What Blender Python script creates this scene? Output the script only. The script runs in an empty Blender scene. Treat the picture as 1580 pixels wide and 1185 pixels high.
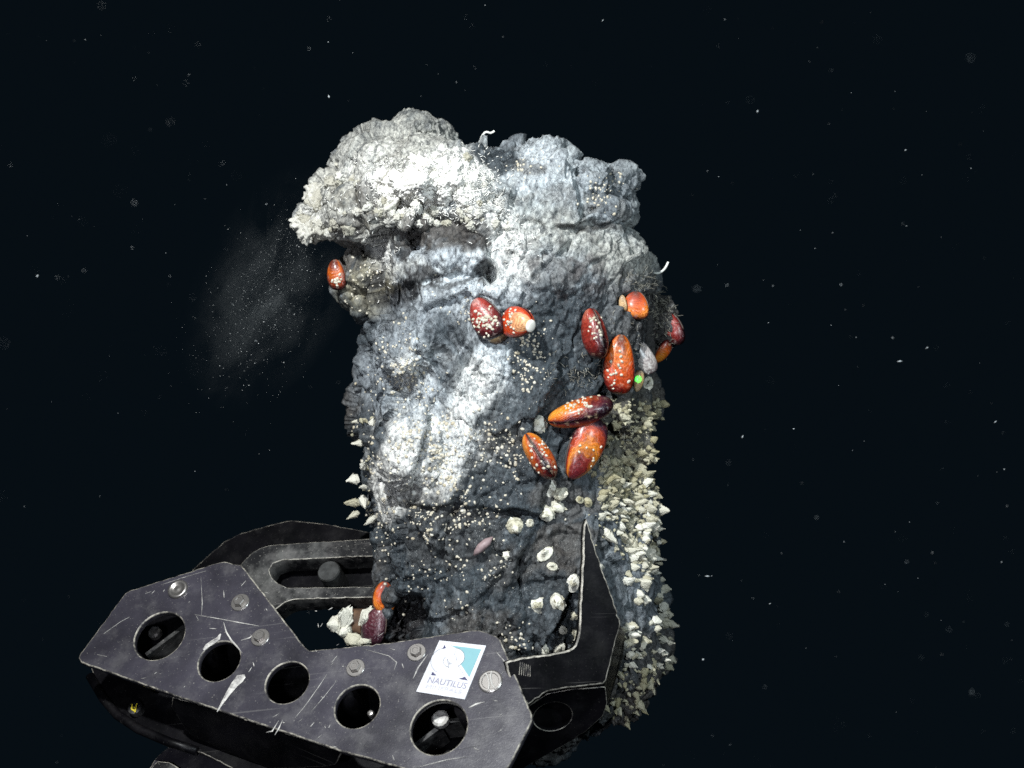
import bpy, bmesh, math, random
import numpy as np
from mathutils import Vector, Matrix
from mathutils.bvhtree import BVHTree

# ------------------------------------------------------------------ camera, world, lamps, exposure
S = bpy.context.scene
COL = S.collection
D = 2.2                                   # metres from the lens to the chimney's axis
cam_d = bpy.data.cameras.new('camera')
cam_d.sensor_width = 36.0
cam_d.lens = 36.0 * D / 1.58
cam_d.clip_start = 0.02
cam_d.clip_end = 100.0
cam_d.dof.use_dof = True
cam_d.dof.focus_distance = D - 0.16
cam_d.dof.aperture_fstop = 3.6
cam = bpy.data.objects.new('camera', cam_d)
cam.location = (0, -D, 0)
cam.rotation_euler = (math.pi / 2, 0, 0)
COL.objects.link(cam)
S.camera = cam

W = bpy.data.worlds.new('World')
S.world = W
W.use_nodes = True
bg = W.node_tree.nodes['Background']
bg.inputs[0].default_value = (0.0021, 0.0043, 0.0066, 1)
bg.inputs[1].default_value = 1.0


def lamp(name, loc, target, power, color, radius, cone):
    l = bpy.data.lights.new(name, 'SPOT')
    l.energy = power
    l.color = color
    l.shadow_soft_size = radius
    l.spot_size = math.radians(cone)
    l.spot_blend = 0.9
    o = bpy.data.objects.new(name, l)
    o.location = loc
    o.rotation_euler = (Vector(target) - Vector(loc)).to_track_quat('-Z', 'Y').to_euler()
    COL.objects.link(o)
    return o


lamp('vehicle_or_fill_lamp', (-0.64, -1.85, 1.24), (-0.10, -0.1, 0.03), 318, (0.96, 0.99, 1.0), 0.05, 52)
lamp('vehicle_or_fill_lamp', (1.05, -1.75, 0.55), (0.05, -0.05, -0.14), 78, (0.80, 0.93, 1.0), 0.06, 60)
lamp('vehicle_or_fill_lamp', (-0.45, -2.1, -0.15), (-0.15, -0.2, -0.3), 46, (0.86, 0.90, 1.0), 0.06, 60)  # low front fill, added to soften the shadows

S.view_settings.view_transform = 'Standard'
S.view_settings.look = 'None'
S.view_settings.exposure = 0.0
S.view_settings.gamma = 1.0
S.render.engine = 'CYCLES'
S.cycles.use_denoising = False
S.cycles.max_bounces = 6
S.cycles.volume_bounces = 0
S.cycles.volume_step_rate = 2.0

rnd = random.Random(11)
nrs = np.random.RandomState(5)

# ------------------------------------------------------------------ helpers
def P(px, py, y=0.0):
    """the point at depth y that lies behind photograph position (px, py)"""
    k = (D + y) / D / 1000.0
    return Vector(((px - 790) * k, y, (592.5 - py) * k))


def ray(px, py):
    o = Vector((0, -D, 0))
    return o, (P(px, py, 0) - o).normalized()


def on_plane(px, py, p0, n):
    o, d = ray(px, py)
    return o + d * ((p0 - o).dot(n) / d.dot(n))


def tag(o, label, cat, group=None, kind=None):
    o['label'] = label
    if cat:
        o['category'] = cat
    if group:
        o['group'] = group
    if kind:
        o['kind'] = kind
    return o


def empty(name, loc=(0, 0, 0)):
    o = bpy.data.objects.new(name, None)
    o.empty_display_size = 0.02
    o.location = loc
    COL.objects.link(o)
    return o


def link(name, me, mat=None, parent=None):
    o = bpy.data.objects.new(name, me)
    if mat is not None:
        for m in (mat if isinstance(mat, (list, tuple)) else [mat]):
            me.materials.append(m)
    COL.objects.link(o)
    if parent is not None:
        o.parent = parent
        o.matrix_parent_inverse = Matrix.Translation(-Vector(parent.location))
    return o


def mesh(name, verts, faces, smooth=False):
    me = bpy.data.meshes.new(name)
    me.from_pydata([tuple(v) for v in verts], [], faces)
    me.update()
    if smooth:
        me.polygons.foreach_set('use_smooth', np.ones(len(me.polygons), dtype=bool))
    return me


def grid_faces(nu, nv, wrap_v=False, off=0):
    f = []
    for i in range(nu - 1):
        for j in range(nv if wrap_v else nv - 1):
            k = (j + 1) % nv
            f.append((off + i * nv + j, off + i * nv + k, off + (i + 1) * nv + k, off + (i + 1) * nv + j))
    return f


def tube(path, radii, sides=6, off=0):
    vs, n = [], len(path)
    for i, p in enumerate(path):
        p = Vector(p)
        d = (Vector(path[min(i + 1, n - 1)]) - Vector(path[max(i - 1, 0)])).normalized()
        a = d.cross(Vector((0.3, 0.2, 1)).normalized())
        if a.length < 1e-4:
            a = d.cross(Vector((1, 0, 0)))
        a.normalize()
        b = d.cross(a)
        r = radii[i] if isinstance(radii, (list, tuple)) else radii
        for j in range(sides):
            t = 2 * math.pi * j / sides
            vs.append(p + (a * math.cos(t) + b * math.sin(t)) * r)
    fs = grid_faces(n, sides, True, off)
    fs.append(tuple(off + j for j in range(sides))[::-1])
    fs.append(tuple(off + (n - 1) * sides + j for j in range(sides)))
    return vs, fs


# vectorised gradient noise
_perm = np.random.RandomState(3).permutation(512).astype(np.int64)
_perm = np.concatenate([_perm, _perm, _perm])
_grad = np.random.RandomState(4).normal(size=(512, 3))
_grad /= np.linalg.norm(_grad, axis=1)[:, None]


def hsh(i, j, k):
    return _perm[_perm[_perm[i & 511] + (j & 511)] + (k & 511)]


def pn(p):
    p = np.asarray(p, dtype=np.float64)
    i = np.floor(p).astype(np.int64)
    f = p - i
    u = f * f * f * (f * (f * 6 - 15) + 10)
    out = np.zeros(len(p))
    for dx in (0, 1):
        for dy in (0, 1):
            for dz in (0, 1):
                g = _grad[hsh(i[:, 0] + dx, i[:, 1] + dy, i[:, 2] + dz)]
                dot = g[:, 0] * (f[:, 0] - dx) + g[:, 1] * (f[:, 1] - dy) + g[:, 2] * (f[:, 2] - dz)
                w = (u[:, 0] if dx else 1 - u[:, 0]) * (u[:, 1] if dy else 1 - u[:, 1]) * (u[:, 2] if dz else 1 - u[:, 2])
                out += w * dot
    return out * 1.5


def fbm(p, o=4, gain=0.5):
    s, a, t = 0.0, 1.0, 0.0
    p = np.asarray(p)
    for i in range(o):
        s = s + a * pn(p + 17.3 * i)
        t += a
        a *= gain
        p = p * 2.03
    return s / t


def ridged(p, o=4, gain=0.5):
    s, a, t = 0.0, 1.0, 0.0
    p = np.asarray(p)
    for i in range(o):
        s = s + a * (1 - 2 * np.abs(pn(p + 9.1 * i)))
        t += a
        a *= gain
        p = p * 2.03
    return s / t


def cells(p, tilt=False):
    """F1, F2 and a random value for each cell"""
    p = np.asarray(p)
    i = np.floor(p).astype(np.int64)
    f1 = np.full(len(p), 9.0)
    f2 = np.full(len(p), 9.0)
    idv = np.zeros(len(p))
    tl = np.zeros(len(p))
    for dx in (-1, 0, 1):
        for dy in (-1, 0, 1):
            for dz in (-1, 0, 1):
                h = hsh(i[:, 0] + dx, i[:, 1] + dy, i[:, 2] + dz)
                q = np.stack([i[:, 0] + dx + (h % 97) / 97., i[:, 1] + dy + (h % 89) / 89., i[:, 2] + dz + (h % 83) / 83.], 1)
                d = np.sqrt(((q - p) ** 2).sum(1))
                n = d < f1
                f2 = np.where(n, f1, np.minimum(f2, d))
                idv = np.where(n, (h % 101) / 101., idv)
                f1 = np.where(n, d, f1)
                g = _grad[(h * 7 + 3) & 511]
                tl = np.where(n, ((p - q) * g).sum(1), tl)
    return (f1, f2, idv, tl) if tilt else (f1, f2, idv)


def sstep(a, b, x):
    t = np.clip((x - a) / (b - a), 0, 1)
    return t * t * (3 - 2 * t)


# ------------------------------------------------------------------ materials
def new_mat(name):
    m = bpy.data.materials.new(name)
    m.use_nodes = True
    nt = m.node_tree
    b = nt.nodes['Principled BSDF']
    return m, nt, b


def N(nt, kind, **kw):
    n = nt.nodes.new(kind)
    for k, v in kw.items():
        if k in ('operation', 'blend_type', 'data_type', 'attribute_name', 'feature', 'wave_type', 'bands_direction', 'noise_dimensions', 'distance'):
            setattr(n, k, v)
        else:
            n.inputs[k.replace('_', ' ')].default_value = v
    return n


def ramp(nt, stops):
    r = nt.nodes.new('ShaderNodeValToRGB')
    el = r.color_ramp.elements
    while len(el) < len(stops):
        el.new(0.5)
    for e, (p, c) in zip(el, stops):
        e.position = p
        e.color = (*c, 1) if len(c) == 3 else c
    return r


def mixc(nt, fac, a, b, mode='MIX'):
    m = nt.nodes.new('ShaderNodeMix')
    m.data_type = 'RGBA'
    m.blend_type = mode
    L = nt.links
    if isinstance(fac, (int, float)):
        m.inputs[0].default_value = fac
    else:
        L.new(fac, m.inputs[0])
    for v, s in ((a, m.inputs[6]), (b, m.inputs[7])):
        if isinstance(v, (tuple, list)):
            s.default_value = (*v[:3], 1)
        else:
            L.new(v, s)
    return m.outputs[2]


def coords(nt):
    return nt.nodes.new('ShaderNodeTexCoord').outputs['Object']


def m_rock():
    m, nt, b = new_mat('sulfide_rock')
    L = nt.links
    at = N(nt, 'ShaderNodeAttribute', attribute_name='Col')
    co = coords(nt)
    mp = nt.nodes.new('ShaderNodeMapping')
    mp.inputs['Rotation'].default_value = (0, math.radians(20), 0)
    mp.inputs['Scale'].default_value = (1, 1, 0.62)
    L.new(co, mp.inputs[0])
    n1 = N(nt, 'ShaderNodeTexNoise', Scale=190.0, Detail=8.0, Roughness=0.74)
    L.new(mp.outputs[0], n1.inputs['Vector'])
    n2 = N(nt, 'ShaderNodeTexNoise', Scale=900.0, Detail=4.0, Roughness=0.7)
    L.new(co, n2.inputs['Vector'])
    r1 = ramp(nt, [(0.34, (0.16, 0.17, 0.19)), (0.47, (0.85, 0.85, 0.85)), (0.66, (1.7, 1.7, 1.66))])
    L.new(n1.outputs['Fac'], r1.inputs[0])
    c = mixc(nt, 0.95, at.outputs['Color'], r1.outputs[0], 'MULTIPLY')
    # hairline cracks
    vc = N(nt, 'ShaderNodeTexVoronoi', feature='DISTANCE_TO_EDGE', Scale=62.0)
    nw_ = N(nt, 'ShaderNodeTexNoise', Scale=70.0, Detail=5.0, Roughness=0.7)
    L.new(co, nw_.inputs['Vector'])
    mx = N(nt, 'ShaderNodeVectorMath', operation='MULTIPLY_ADD')
    L.new(nw_.outputs['Color'], mx.inputs[0])
    mx.inputs[1].default_value = (0.02, 0.02, 0.02)
    L.new(mp.outputs[0], mx.inputs[2])
    L.new(mx.outputs[0], vc.inputs['Vector'])
    rc = ramp(nt, [(0.0, (0.25, 0.26, 0.28)), (0.05, (1, 1, 1))])
    L.new(vc.outputs['Distance'], rc.inputs[0])
    c = mixc(nt, 0.8, c, rc.outputs[0], 'MULTIPLY')
    # sparse pale mineral grains
    v = N(nt, 'ShaderNodeTexVoronoi', Scale=330.0)
    L.new(co, v.inputs['Vector'])
    rv = ramp(nt, [(0.10, (1, 1, 1)), (0.20, (0, 0, 0))])
    L.new(v.outputs['Distance'], rv.inputs[0])
    n3 = N(nt, 'ShaderNodeTexNoise', Scale=26.0, Detail=2.0)
    L.new(co, n3.inputs['Vector'])
    r3 = ramp(nt, [(0.42, (0.1, 0.1, 0.1)), (0.60, (0.85, 0.85, 0.85))])
    L.new(n3.outputs['Fac'], r3.inputs[0])
    mm = N(nt, 'ShaderNodeMath', operation='MULTIPLY')
    L.new(rv.outputs[0], mm.inputs[0])
    L.new(r3.outputs[0], mm.inputs[1])
    c = mixc(nt, mm.outputs[0], c, (0.44, 0.45, 0.43))
    L.new(c, b.inputs['Base Color'])
    b.inputs['Roughness'].default_value = 0.62
    b.inputs['Specular IOR Level'].default_value = 0.35
    bp = N(nt, 'ShaderNodeBump', Strength=0.8, Distance=0.0022)
    L.new(n1.outputs['Fac'], bp.inputs['Height'])
    bp2 = N(nt, 'ShaderNodeBump', Strength=0.6, Distance=0.0012)
    L.new(n2.outputs['Fac'], bp2.inputs['Height'])
    L.new(bp.outputs[0], bp2.inputs['Normal'])
    L.new(bp2.outputs[0], b.inputs['Normal'])
    return m


def m_shell(name, stops, edge, rough=0.30, rings=62.0, dirt=0.34):
    """mussel periostracum: colour runs from the beak to the margin, with growth rings"""
    m, nt, b = new_mat(name)
    L = nt.links
    g = N(nt, 'ShaderNodeAttribute', attribute_name='growth')
    co = coords(nt)
    n = N(nt, 'ShaderNodeTexNoise', Scale=46.0, Detail=5.0, Roughness=0.6)
    L.new(co, n.inputs['Vector'])
    ad = N(nt, 'ShaderNodeMath', operation='MULTIPLY_ADD')
    L.new(n.outputs['Fac'], ad.inputs[0])
    ad.inputs[1].default_value = 0.62
    L.new(g.outputs['Fac'], ad.inputs[2])
    sb = N(nt, 'ShaderNodeMath', operation='SUBTRACT')
    L.new(ad.outputs[0], sb.inputs[0])
    sb.inputs[1].default_value = 0.31
    r = ramp(nt, stops)
    L.new(sb.outputs[0], r.inputs[0])
    wv = N(nt, 'ShaderNodeMath', operation='MULTIPLY')
    L.new(ad.outputs[0], wv.inputs[0])
    wv.inputs[1].default_value = rings
    sn = N(nt, 'ShaderNodeMath', operation='SINE')
    L.new(wv.outputs[0], sn.inputs[0])
    rr = ramp(nt, [(0.0, (0.62, 0.55, 0.55)), (0.35, (0.95, .93, .93)), (0.75, (1.08, 1.05, 1.03))])
    L.new(sn.outputs[0], rr.inputs[0])
    c = mixc(nt, 0.7, r.outputs[0], rr.outputs[0], 'MULTIPLY')
    n2 = N(nt, 'ShaderNodeTexNoise', Scale=120.0, Detail=5.0, Roughness=0.7)
    L.new(co, n2.inputs['Vector'])
    r2 = ramp(nt, [(0.56, (0, 0, 0)), (0.72, (dirt * 2, dirt * 2, dirt * 2))])
    L.new(n2.outputs['Fac'], r2.inputs[0])
    nb = N(nt, 'ShaderNodeTexNoise', Scale=75.0, Detail=4.0, Roughness=0.6)
    L.new(co, nb.inputs['Vector'])
    rb = ramp(nt, [(0.36, (0.40, 0.30, 0.32)), (0.56, (1, 1, 1))])
    L.new(nb.outputs['Fac'], rb.inputs[0])
    c = mixc(nt, 0.38, c, rb.outputs[0], 'MULTIPLY')
    rm = ramp(nt, [(0.84, (1, 1, 1)), (0.97, (0.14, 0.08, 0.10))])
    L.new(g.outputs['Fac'], rm.inputs[0])
    c = mixc(nt, 0.9, c, rm.outputs[0], 'MULTIPLY')
    c = mixc(nt, r2.outputs[0], c, edge)
    L.new(c, b.inputs['Base Color'])
    b.inputs['Roughness'].default_value = rough
    b.inputs['Specular IOR Level'].default_value = 0.4
    b.inputs['Coat Weight'].default_value = 0.35
    b.inputs['Coat Roughness'].default_value = 0.24
    rg = ramp(nt, [(0.3, (rough * .8,) * 3), (0.7, (rough * 1.7,) * 3)])
    L.new(n2.outputs['Fac'], rg.inputs[0])
    L.new(rg.outputs[0], b.inputs['Roughness'])
    bp = N(nt, 'ShaderNodeBump', Strength=0.28, Distance=0.0008)
    L.new(sn.outputs[0], bp.inputs['Height'])
    bp2 = N(nt, 'ShaderNodeBump', Strength=0.14, Distance=0.0015)
    L.new(n2.outputs['Fac'], bp2.inputs['Height'])
    L.new(bp.outputs[0], bp2.inputs['Normal'])
    L.new(bp2.outputs[0], b.inputs['Normal'])
    return m


def m_calc(name, light, dark, scale=160.0, rough=0.6, tint=None):
    """chalky plates and limpet shells; each object gets its own slight tint"""
    m, nt, b = new_mat(name)
    L = nt.links
    co = coords(nt)
    oi = nt.nodes.new('ShaderNodeObjectInfo')
    n = N(nt, 'ShaderNodeTexNoise', Scale=scale, Detail=6.0, Roughness=0.7)
    ad = N(nt, 'ShaderNodeVectorMath', operation='ADD')
    L.new(co, ad.inputs[0])
    L.new(oi.outputs['Random'], ad.inputs[1])
    L.new(ad.outputs[0], n.inputs['Vector'])
    r = ramp(nt, [(0.34, dark), (0.52, light)])
    L.new(n.outputs['Fac'], r.inputs[0])
    c = r.outputs[0]
    if tint:
        rt = ramp(nt, [(0.0, (1, 1, 1)), (1.0, tint)])
        L.new(oi.outputs['Random'], rt.inputs[0])
        c = mixc(nt, 1.0, c, rt.outputs[0], 'MULTIPLY')
    L.new(c, b.inputs['Base Color'])
    b.inputs['Roughness'].default_value = rough
    b.inputs['Specular IOR Level'].default_value = 0.3
    bp = N(nt, 'ShaderNodeBump', Strength=0.5, Distance=0.0015)
    L.new(n.outputs['Fac'], bp.inputs['Height'])
    L.new(bp.outputs[0], b.inputs['Normal'])
    return m


def m_black_metal(name, base, sheen, rough=0.42, scratch=1.0, dust=0.25, lo0=0.3, nsc=9.0, spec=0.3):
    m, nt, b = new_mat(name)
    L = nt.links
    co = coords(nt)
    n = N(nt, 'ShaderNodeTexNoise', Scale=nsc, Detail=7.0, Roughness=0.65)
    L.new(co, n.inputs['Vector'])
    r = ramp(nt, [(lo0, base), (0.72, sheen)])
    L.new(n.outputs['Fac'], r.inputs[0])
    c = r.outputs[0]
    # fine scratches: stretched noise in three directions
    acc = None
    for ang, sc, lo in ((38, 60., 0.69), (-55, 80., 0.70), (105, 50., 0.71)):
        mp = nt.nodes.new('ShaderNodeMapping')
        mp.inputs['Rotation'].default_value = (0, 0, math.radians(ang))
        mp.inputs['Scale'].default_value = (0.05, 2.6, 1)
        L.new(co, mp.inputs[0])
        s = N(nt, 'ShaderNodeTexNoise', Scale=sc, Detail=3.0, Roughness=0.55)
        L.new(mp.outputs[0], s.inputs['Vector'])
        rs = ramp(nt, [(lo, (0, 0, 0)), (lo + 0.05, (scratch * .6,) * 3)])
        L.new(s.outputs['Fac'], rs.inputs[0])
        if acc is None:
            acc = rs.outputs[0]
        else:
            acc = mixc(nt, 1.0, acc, rs.outputs[0], 'LIGHTEN')
    c = mixc(nt, acc, c, (0.30, 0.29, 0.27))
    n2 = N(nt, 'ShaderNodeTexNoise', Scale=420.0, Detail=3.0, Roughness=0.6)
    L.new(co, n2.inputs['Vector'])
    r2 = ramp(nt, [(0.66, (0, 0, 0)), (0.73, (dust * 2,) * 3)])
    L.new(n2.outputs['Fac'], r2.inputs[0])
    c = mixc(nt, r2.outputs[0], c, (0.42, 0.40, 0.35))
    n3 = N(nt, 'ShaderNodeTexNoise', Scale=22.0, Detail=6.0, Roughness=0.7)
    L.new(co, n3.inputs['Vector'])
    r3 = ramp(nt, [(0.5, (0, 0, 0)), (0.75, (dust,) * 3)])
    L.new(n3.outputs['Fac'], r3.inputs[0])
    c = mixc(nt, r3.outputs[0], c, (0.22, 0.21, 0.20))
    L.new(c, b.inputs['Base Color'])
    rr = ramp(nt, [(0.3, (rough * .8,) * 3), (0.7, (rough * 1.3,) * 3)])
    L.new(n3.outputs['Fac'], rr.inputs[0])
    L.new(rr.outputs[0], b.inputs['Roughness'])
    b.inputs['Specular IOR Level'].default_value = spec
    bp = N(nt, 'ShaderNodeBump', Strength=0.12, Distance=0.001)
    L.new(n2.outputs['Fac'], bp.inputs['Height'])
    L.new(bp.outputs[0], b.inputs['Normal'])
    return m


def m_worn(name, a, c0, lo=0.42, hi=0.58):
    """bare metal where the black coating has rubbed off an edge"""
    m, nt, b = new_mat(name)
    L = nt.links
    co = coords(nt)
    n = N(nt, 'ShaderNodeTexNoise', Scale=75.0, Detail=6.0, Roughness=0.75)
    L.new(co, n.inputs['Vector'])
    r = ramp(nt, [(lo, a), (hi, c0)])
    L.new(n.outputs['Fac'], r.inputs[0])
    L.new(r.outputs[0], b.inputs['Base Color'])
    b.inputs['Roughness'].default_value = 0.5
    bp = N(nt, 'ShaderNodeBump', Strength=0.4, Distance=0.001)
    L.new(n.outputs['Fac'], bp.inputs['Height'])
    L.new(bp.outputs[0], b.inputs['Normal'])
    return m


def m_plain(name, col, rough=0.5, metal=0.0, var=0.2, scale=120.0):
    m, nt, b = new_mat(name)
    L = nt.links
    n = N(nt, 'ShaderNodeTexNoise', Scale=scale, Detail=4.0)
    L.new(coords(nt), n.inputs['Vector'])
    r = ramp(nt, [(0.3, tuple(x * (1 - var) for x in col)), (0.7, tuple(min(1, x * (1 + var)) for x in col))])
    L.new(n.outputs['Fac'], r.inputs[0])
    L.new(r.outputs[0], b.inputs['Base Color'])
    b.inputs['Roughness'].default_value = rough
    b.inputs['Metallic'].default_value = metal
    return m


M_ROCK = m_rock()
M_WHITE = m_calc('white_tube_crust', (0.66, 0.65, 0.59), (0.22, 0.21, 0.17), 110.0, 0.75, (0.62, 0.60, 0.52))
M_BARN = m_calc('barnacle_plate_white', (0.80, 0.79, 0.70), (0.26, 0.24, 0.18), 150.0, 0.55, (0.62, 0.59, 0.48))
M_BARNO = m_calc('barnacle_plate_olive', (0.50, 0.48, 0.36), (0.12, 0.105, 0.06), 150.0, 0.6, (0.72, 0.68, 0.54))
M_LIMP = m_calc('limpet_shell', (0.68, 0.65, 0.56), (0.44, 0.41, 0.33), 300.0, 0.45, (0.72, 0.66, 0.55))
M_PLATE = m_black_metal('black_anodised_plate', (0.016, 0.0150, 0.0195), (0.054, 0.050, 0.064), 0.30, 0.28, 0.24, 0.30, 7.0, 0.6)
M_DARK = m_black_metal('black_metal_unlit', (0.0015, 0.0015, 0.002), (0.0055, 0.005, 0.0065), 0.36, 0.3, 0.035, 0.4, 14.0, 0.16)  # near-black copy of the plate metal, unlit faces painted dark
M_GREY = m_black_metal('scuffed_grey_metal', (0.006, 0.006, 0.007), (0.085, 0.085, 0.08), 0.5, 0.6, 0.42, 0.47, 26.0)
M_EDGE = m_worn('rubbed_plate_edge', (0.045, 0.042, 0.042), (0.44, 0.41, 0.34), .42, .62)
M_EDGE2 = m_worn('rubbed_finger_edge', (0.06, 0.056, 0.048), (0.50, 0.47, 0.40), 0.38, 0.58)
M_BOLT = m_plain('stainless_bolt', (0.34, 0.32, 0.30), 0.34, 0.85, 0.5, 260.0)
M_SCRAPE_LIT = m_worn('pale_scrape_lit_bolt', (0.16, 0.15, 0.15), (0.62, 0.60, 0.55), 0.35, 0.6)

# ------------------------------------------------------------------ chimney: shape
ROWS = [(196, 600, 680, 60), (232, 575, 700, 95), (250, 545, 850, 130), (275, 525, 925, 150), (305, 528, 960, 165), (350, 548, 968, 180),
        (400, 566, 990, 188), (440, 572, 1008, 190), (480, 582, 1008, 190), (550, 582, 1000, 190), (640, 580, 985, 195), (750, 574, 985, 200),
        (815, 585, 985, 200), (880, 598, 995, 200), (960, 600, 1004, 200), (1020, 620, 1006, 185), (1065, 660, 985, 150),
        (1105, 730, 925, 105), (1150, 800, 868, 55)]
YA = 0.0


def superellipse(n, ex):
    o = []
    for j in range(n):
        t = 2 * math.pi * j / n
        c, s = math.cos(t), math.sin(t)
        o.append((math.copysign(abs(c) ** (2 / ex), c), math.copysign(abs(s) ** (2 / ex), s)))
    return o


def loft(bm, rows, ex=2.5, n=40):
    rings = []
    for (py, xl, xr, ry) in rows:
        c = P((xl + xr) / 2, py, YA)
        hx = (xr - xl) / 2000.
        rings.append([bm.verts.new((c.x + hx * a, YA + ry / 1000. * b, c.z)) for a, b in superellipse(n, ex)])
    for a, b in zip(rings, rings[1:]):
        for j in range(n):
            k = (j + 1) % n
            bm.faces.new((a[j], a[k], b[k], b[j]))
    bm.faces.new(rings[0][::-1])
    bm.faces.new(rings[-1])


def lump(bm, px, py, y, rx, rz, ry, rot=0.0):
    k = (D + y / 1000.) / D
    M = Matrix.Translation(P(px, py, y / 1000.)) @ Matrix.Rotation(math.radians(-rot), 4, 'Y') @ \
        Matrix.Diagonal((rx * k / 1000., ry / 1000., rz * k / 1000., 1))
    bmesh.ops.create_icosphere(bm, subdivisions=3, radius=1.0, matrix=M)


def remesh(bm, voxel):
    bmesh.ops.recalc_face_normals(bm, faces=bm.faces)
    me = bpy.data.meshes.new('tmp')
    bm.to_mesh(me)
    bm.free()
    o = bpy.data.objects.new('tmp', me)
    COL.objects.link(o)
    md = o.modifiers.new('r', 'REMESH')
    md.mode = 'VOXEL'
    md.voxel_size = voxel
    dg = bpy.context.evaluated_depsgraph_get()
    out = bpy.data.meshes.new_from_object(o.evaluated_get(dg))
    bpy.data.objects.remove(o)
    bpy.data.meshes.remove(me)
    return out


def get_co(me):
    a = np.empty(len(me.vertices) * 3)
    me.vertices.foreach_get('co', a)
    return a.reshape(-1, 3)


def get_no(me):
    a = np.empty(len(me.vertices) * 3)
    me.vertices.foreach_get('normal', a)
    return a.reshape(-1, 3)


def to_px(p):
    k = D / (D + p[:, 1]) * 1000.
    return 790 + p[:, 0] * k, 592.5 - p[:, 2] * k


# hollows (+) and bulges (-) on the near face: px, py, rx, ry, turn, depth mm
DENTS = [(622, 456, 26, 22, 0, 26), (752, 420, 17, 15, 0, 20), (628, 965, 26, 46, 6, 60), (640, 372, 24, 20, 0, 14),
         (690, 352, 30, 16, 10, 14), (735, 366, 34, 10, -8, 12), (700, 430, 60, 6, -8, 12), (775, 255, 34, 22, 20, 16),
         (905, 352, 60, 7, -8, 18), (820, 350, 26, 10, 10, 10), (712, 545, 12, 60, -32, 16), (690, 590, 8, 50, -35, 10),
         (600, 610, 7, 50, 5, 14), (590, 500, 8, 40, -8, 16), (720, 790, 120, 8, 4, 12), (600, 790, 8, 60, 0, 12),
         (880, 835, 34, 20, 0, 12), (815, 798, 40, 6, 6, 10), (830, 900, 60, 6, -12, 9), (790, 905, 8, 60, 20, 9),
         (860, 510, 30, 60, 10, 10), (905, 600, 60, 30, -30, 14), (780, 720, 60, 10, 30, 8), (690, 870, 8, 60, 10, 8),
         (655, 520, 34, 30, 0, -12), (640, 585, 46, 44, 10, -12), (650, 690, 60, 50, -10, -10), (740, 600, 46, 60, 20, -7),
         (745, 460, 60, 20, 10, -6), (850, 425, 60, 30, 10, -12), (690, 395, 30, 22, 0, -12), (820, 960, 60, 60, 0, -8),
         (660, 290, 50, 24, -10, -16), (730, 300, 40, 30, 30, -12), (700, 820, 60, 40, 0, -8), (600, 355, 20, 40, 0, -10)]
SD = np.array([math.sin(math.radians(20)), 0.0, math.cos(math.radians(20))])      # the grain of the sulfide layers


def weather(me, amt=1.0, lumpy=0.0):
    p = get_co(me)
    n = get_no(me)
    w = p + 0.014 * np.stack([fbm(p * 9 + 5, 3), fbm(p * 9 + 25, 3), fbm(p * 9 + 45, 3)], 1)
    d = 0.010 * fbm(w * 6.5, 3)
    al = w @ SD
    st = w - SD[None] * (al * 0.38)[:, None]
    rough = sstep(-0.25, 0.25, fbm(p * 6 + 70, 3))
    # broken shards at three sizes, each a tilted facet
    pl = w - SD[None] * (al * 0.66)[:, None]
    f1, f2, idv, tl = cells(pl * 15 + 2, True)
    d += 0.016 * (idv - 0.5) + 0.025 * tl - 0.003 * sstep(0.09, 0.0, f2 - f1)
    f1, f2, idv, tl = cells(st * 38 + 8, True)
    d += (0.35 + 0.65 * rough) * (0.0066 * (idv - 0.5) + 0.0095 * tl - 0.003 * sstep(0.10, 0, f2 - f1))
    f1, f2, idv, tl = cells(w * 95 + 4, True)
    d += (0.3 + 0.7 * rough) * (0.0015 * (idv - 0.5) + 0.0026 * tl)
    d += 0.0042 * ridged(st * 26, 4, 0.5) * (1.1 - 0.5 * rough)
    # flaky layering along the grain
    fl = w - SD[None] * (al * 0.85)[:, None]
    d += 0.0030 * ridged(fl * 62 + 3, 4, 0.62) * sstep(-0.35, 0.2, fbm(p * 7 + 40, 2))
    t = fbm(w * 9 + 90, 4) * 6
    d += 0.0045 * (np.floor(t) + sstep(0.8, 1.0, t - np.floor(t)) - t)
    d += 0.0017 * fbm(p * 120, 3, 0.7)
    # a few gas pits
    h1, _, hid = cells(w * 30 + 77)
    d -= 0.006 * sstep(0.22, 0.10, h1) * (hid > 0.72)
    if lumpy:
        h1, h2, _ = cells(w * 34 + 31)
        k1, k2, _ = cells(w * 85 + 13)
        d += lumpy * (0.016 * (0.55 - h1) + 0.006 * (0.5 - k1))
    q = p + n * (d * amt)[:, None]
    px, py = to_px(p)
    front = sstep(0.15, 0.6, -n[:, 1])
    wx = 16 * fbm(p * 30 + 8, 4, .6)
    wy = 16 * fbm(p * 30 + 48, 4, .6)
    for (cx, cy, rx, ry, a, dep) in DENTS:
        ca, sa = math.cos(math.radians(a)), math.sin(math.radians(a))
        dx, dy = px + wx - cx, py + wy - cy
        e = ((dx * ca + dy * sa) / rx) ** 2 + ((-dx * sa + dy * ca) / ry) ** 2
        q[:, 1] += front * dep / 1000. * np.exp(-np.maximum(e - 0.5, 0) * 2.4)
    me.vertices.foreach_set('co', q.ravel())
    me.update()
    me.polygons.foreach_set('use_smooth', np.ones(len(me.polygons), dtype=bool))


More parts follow.
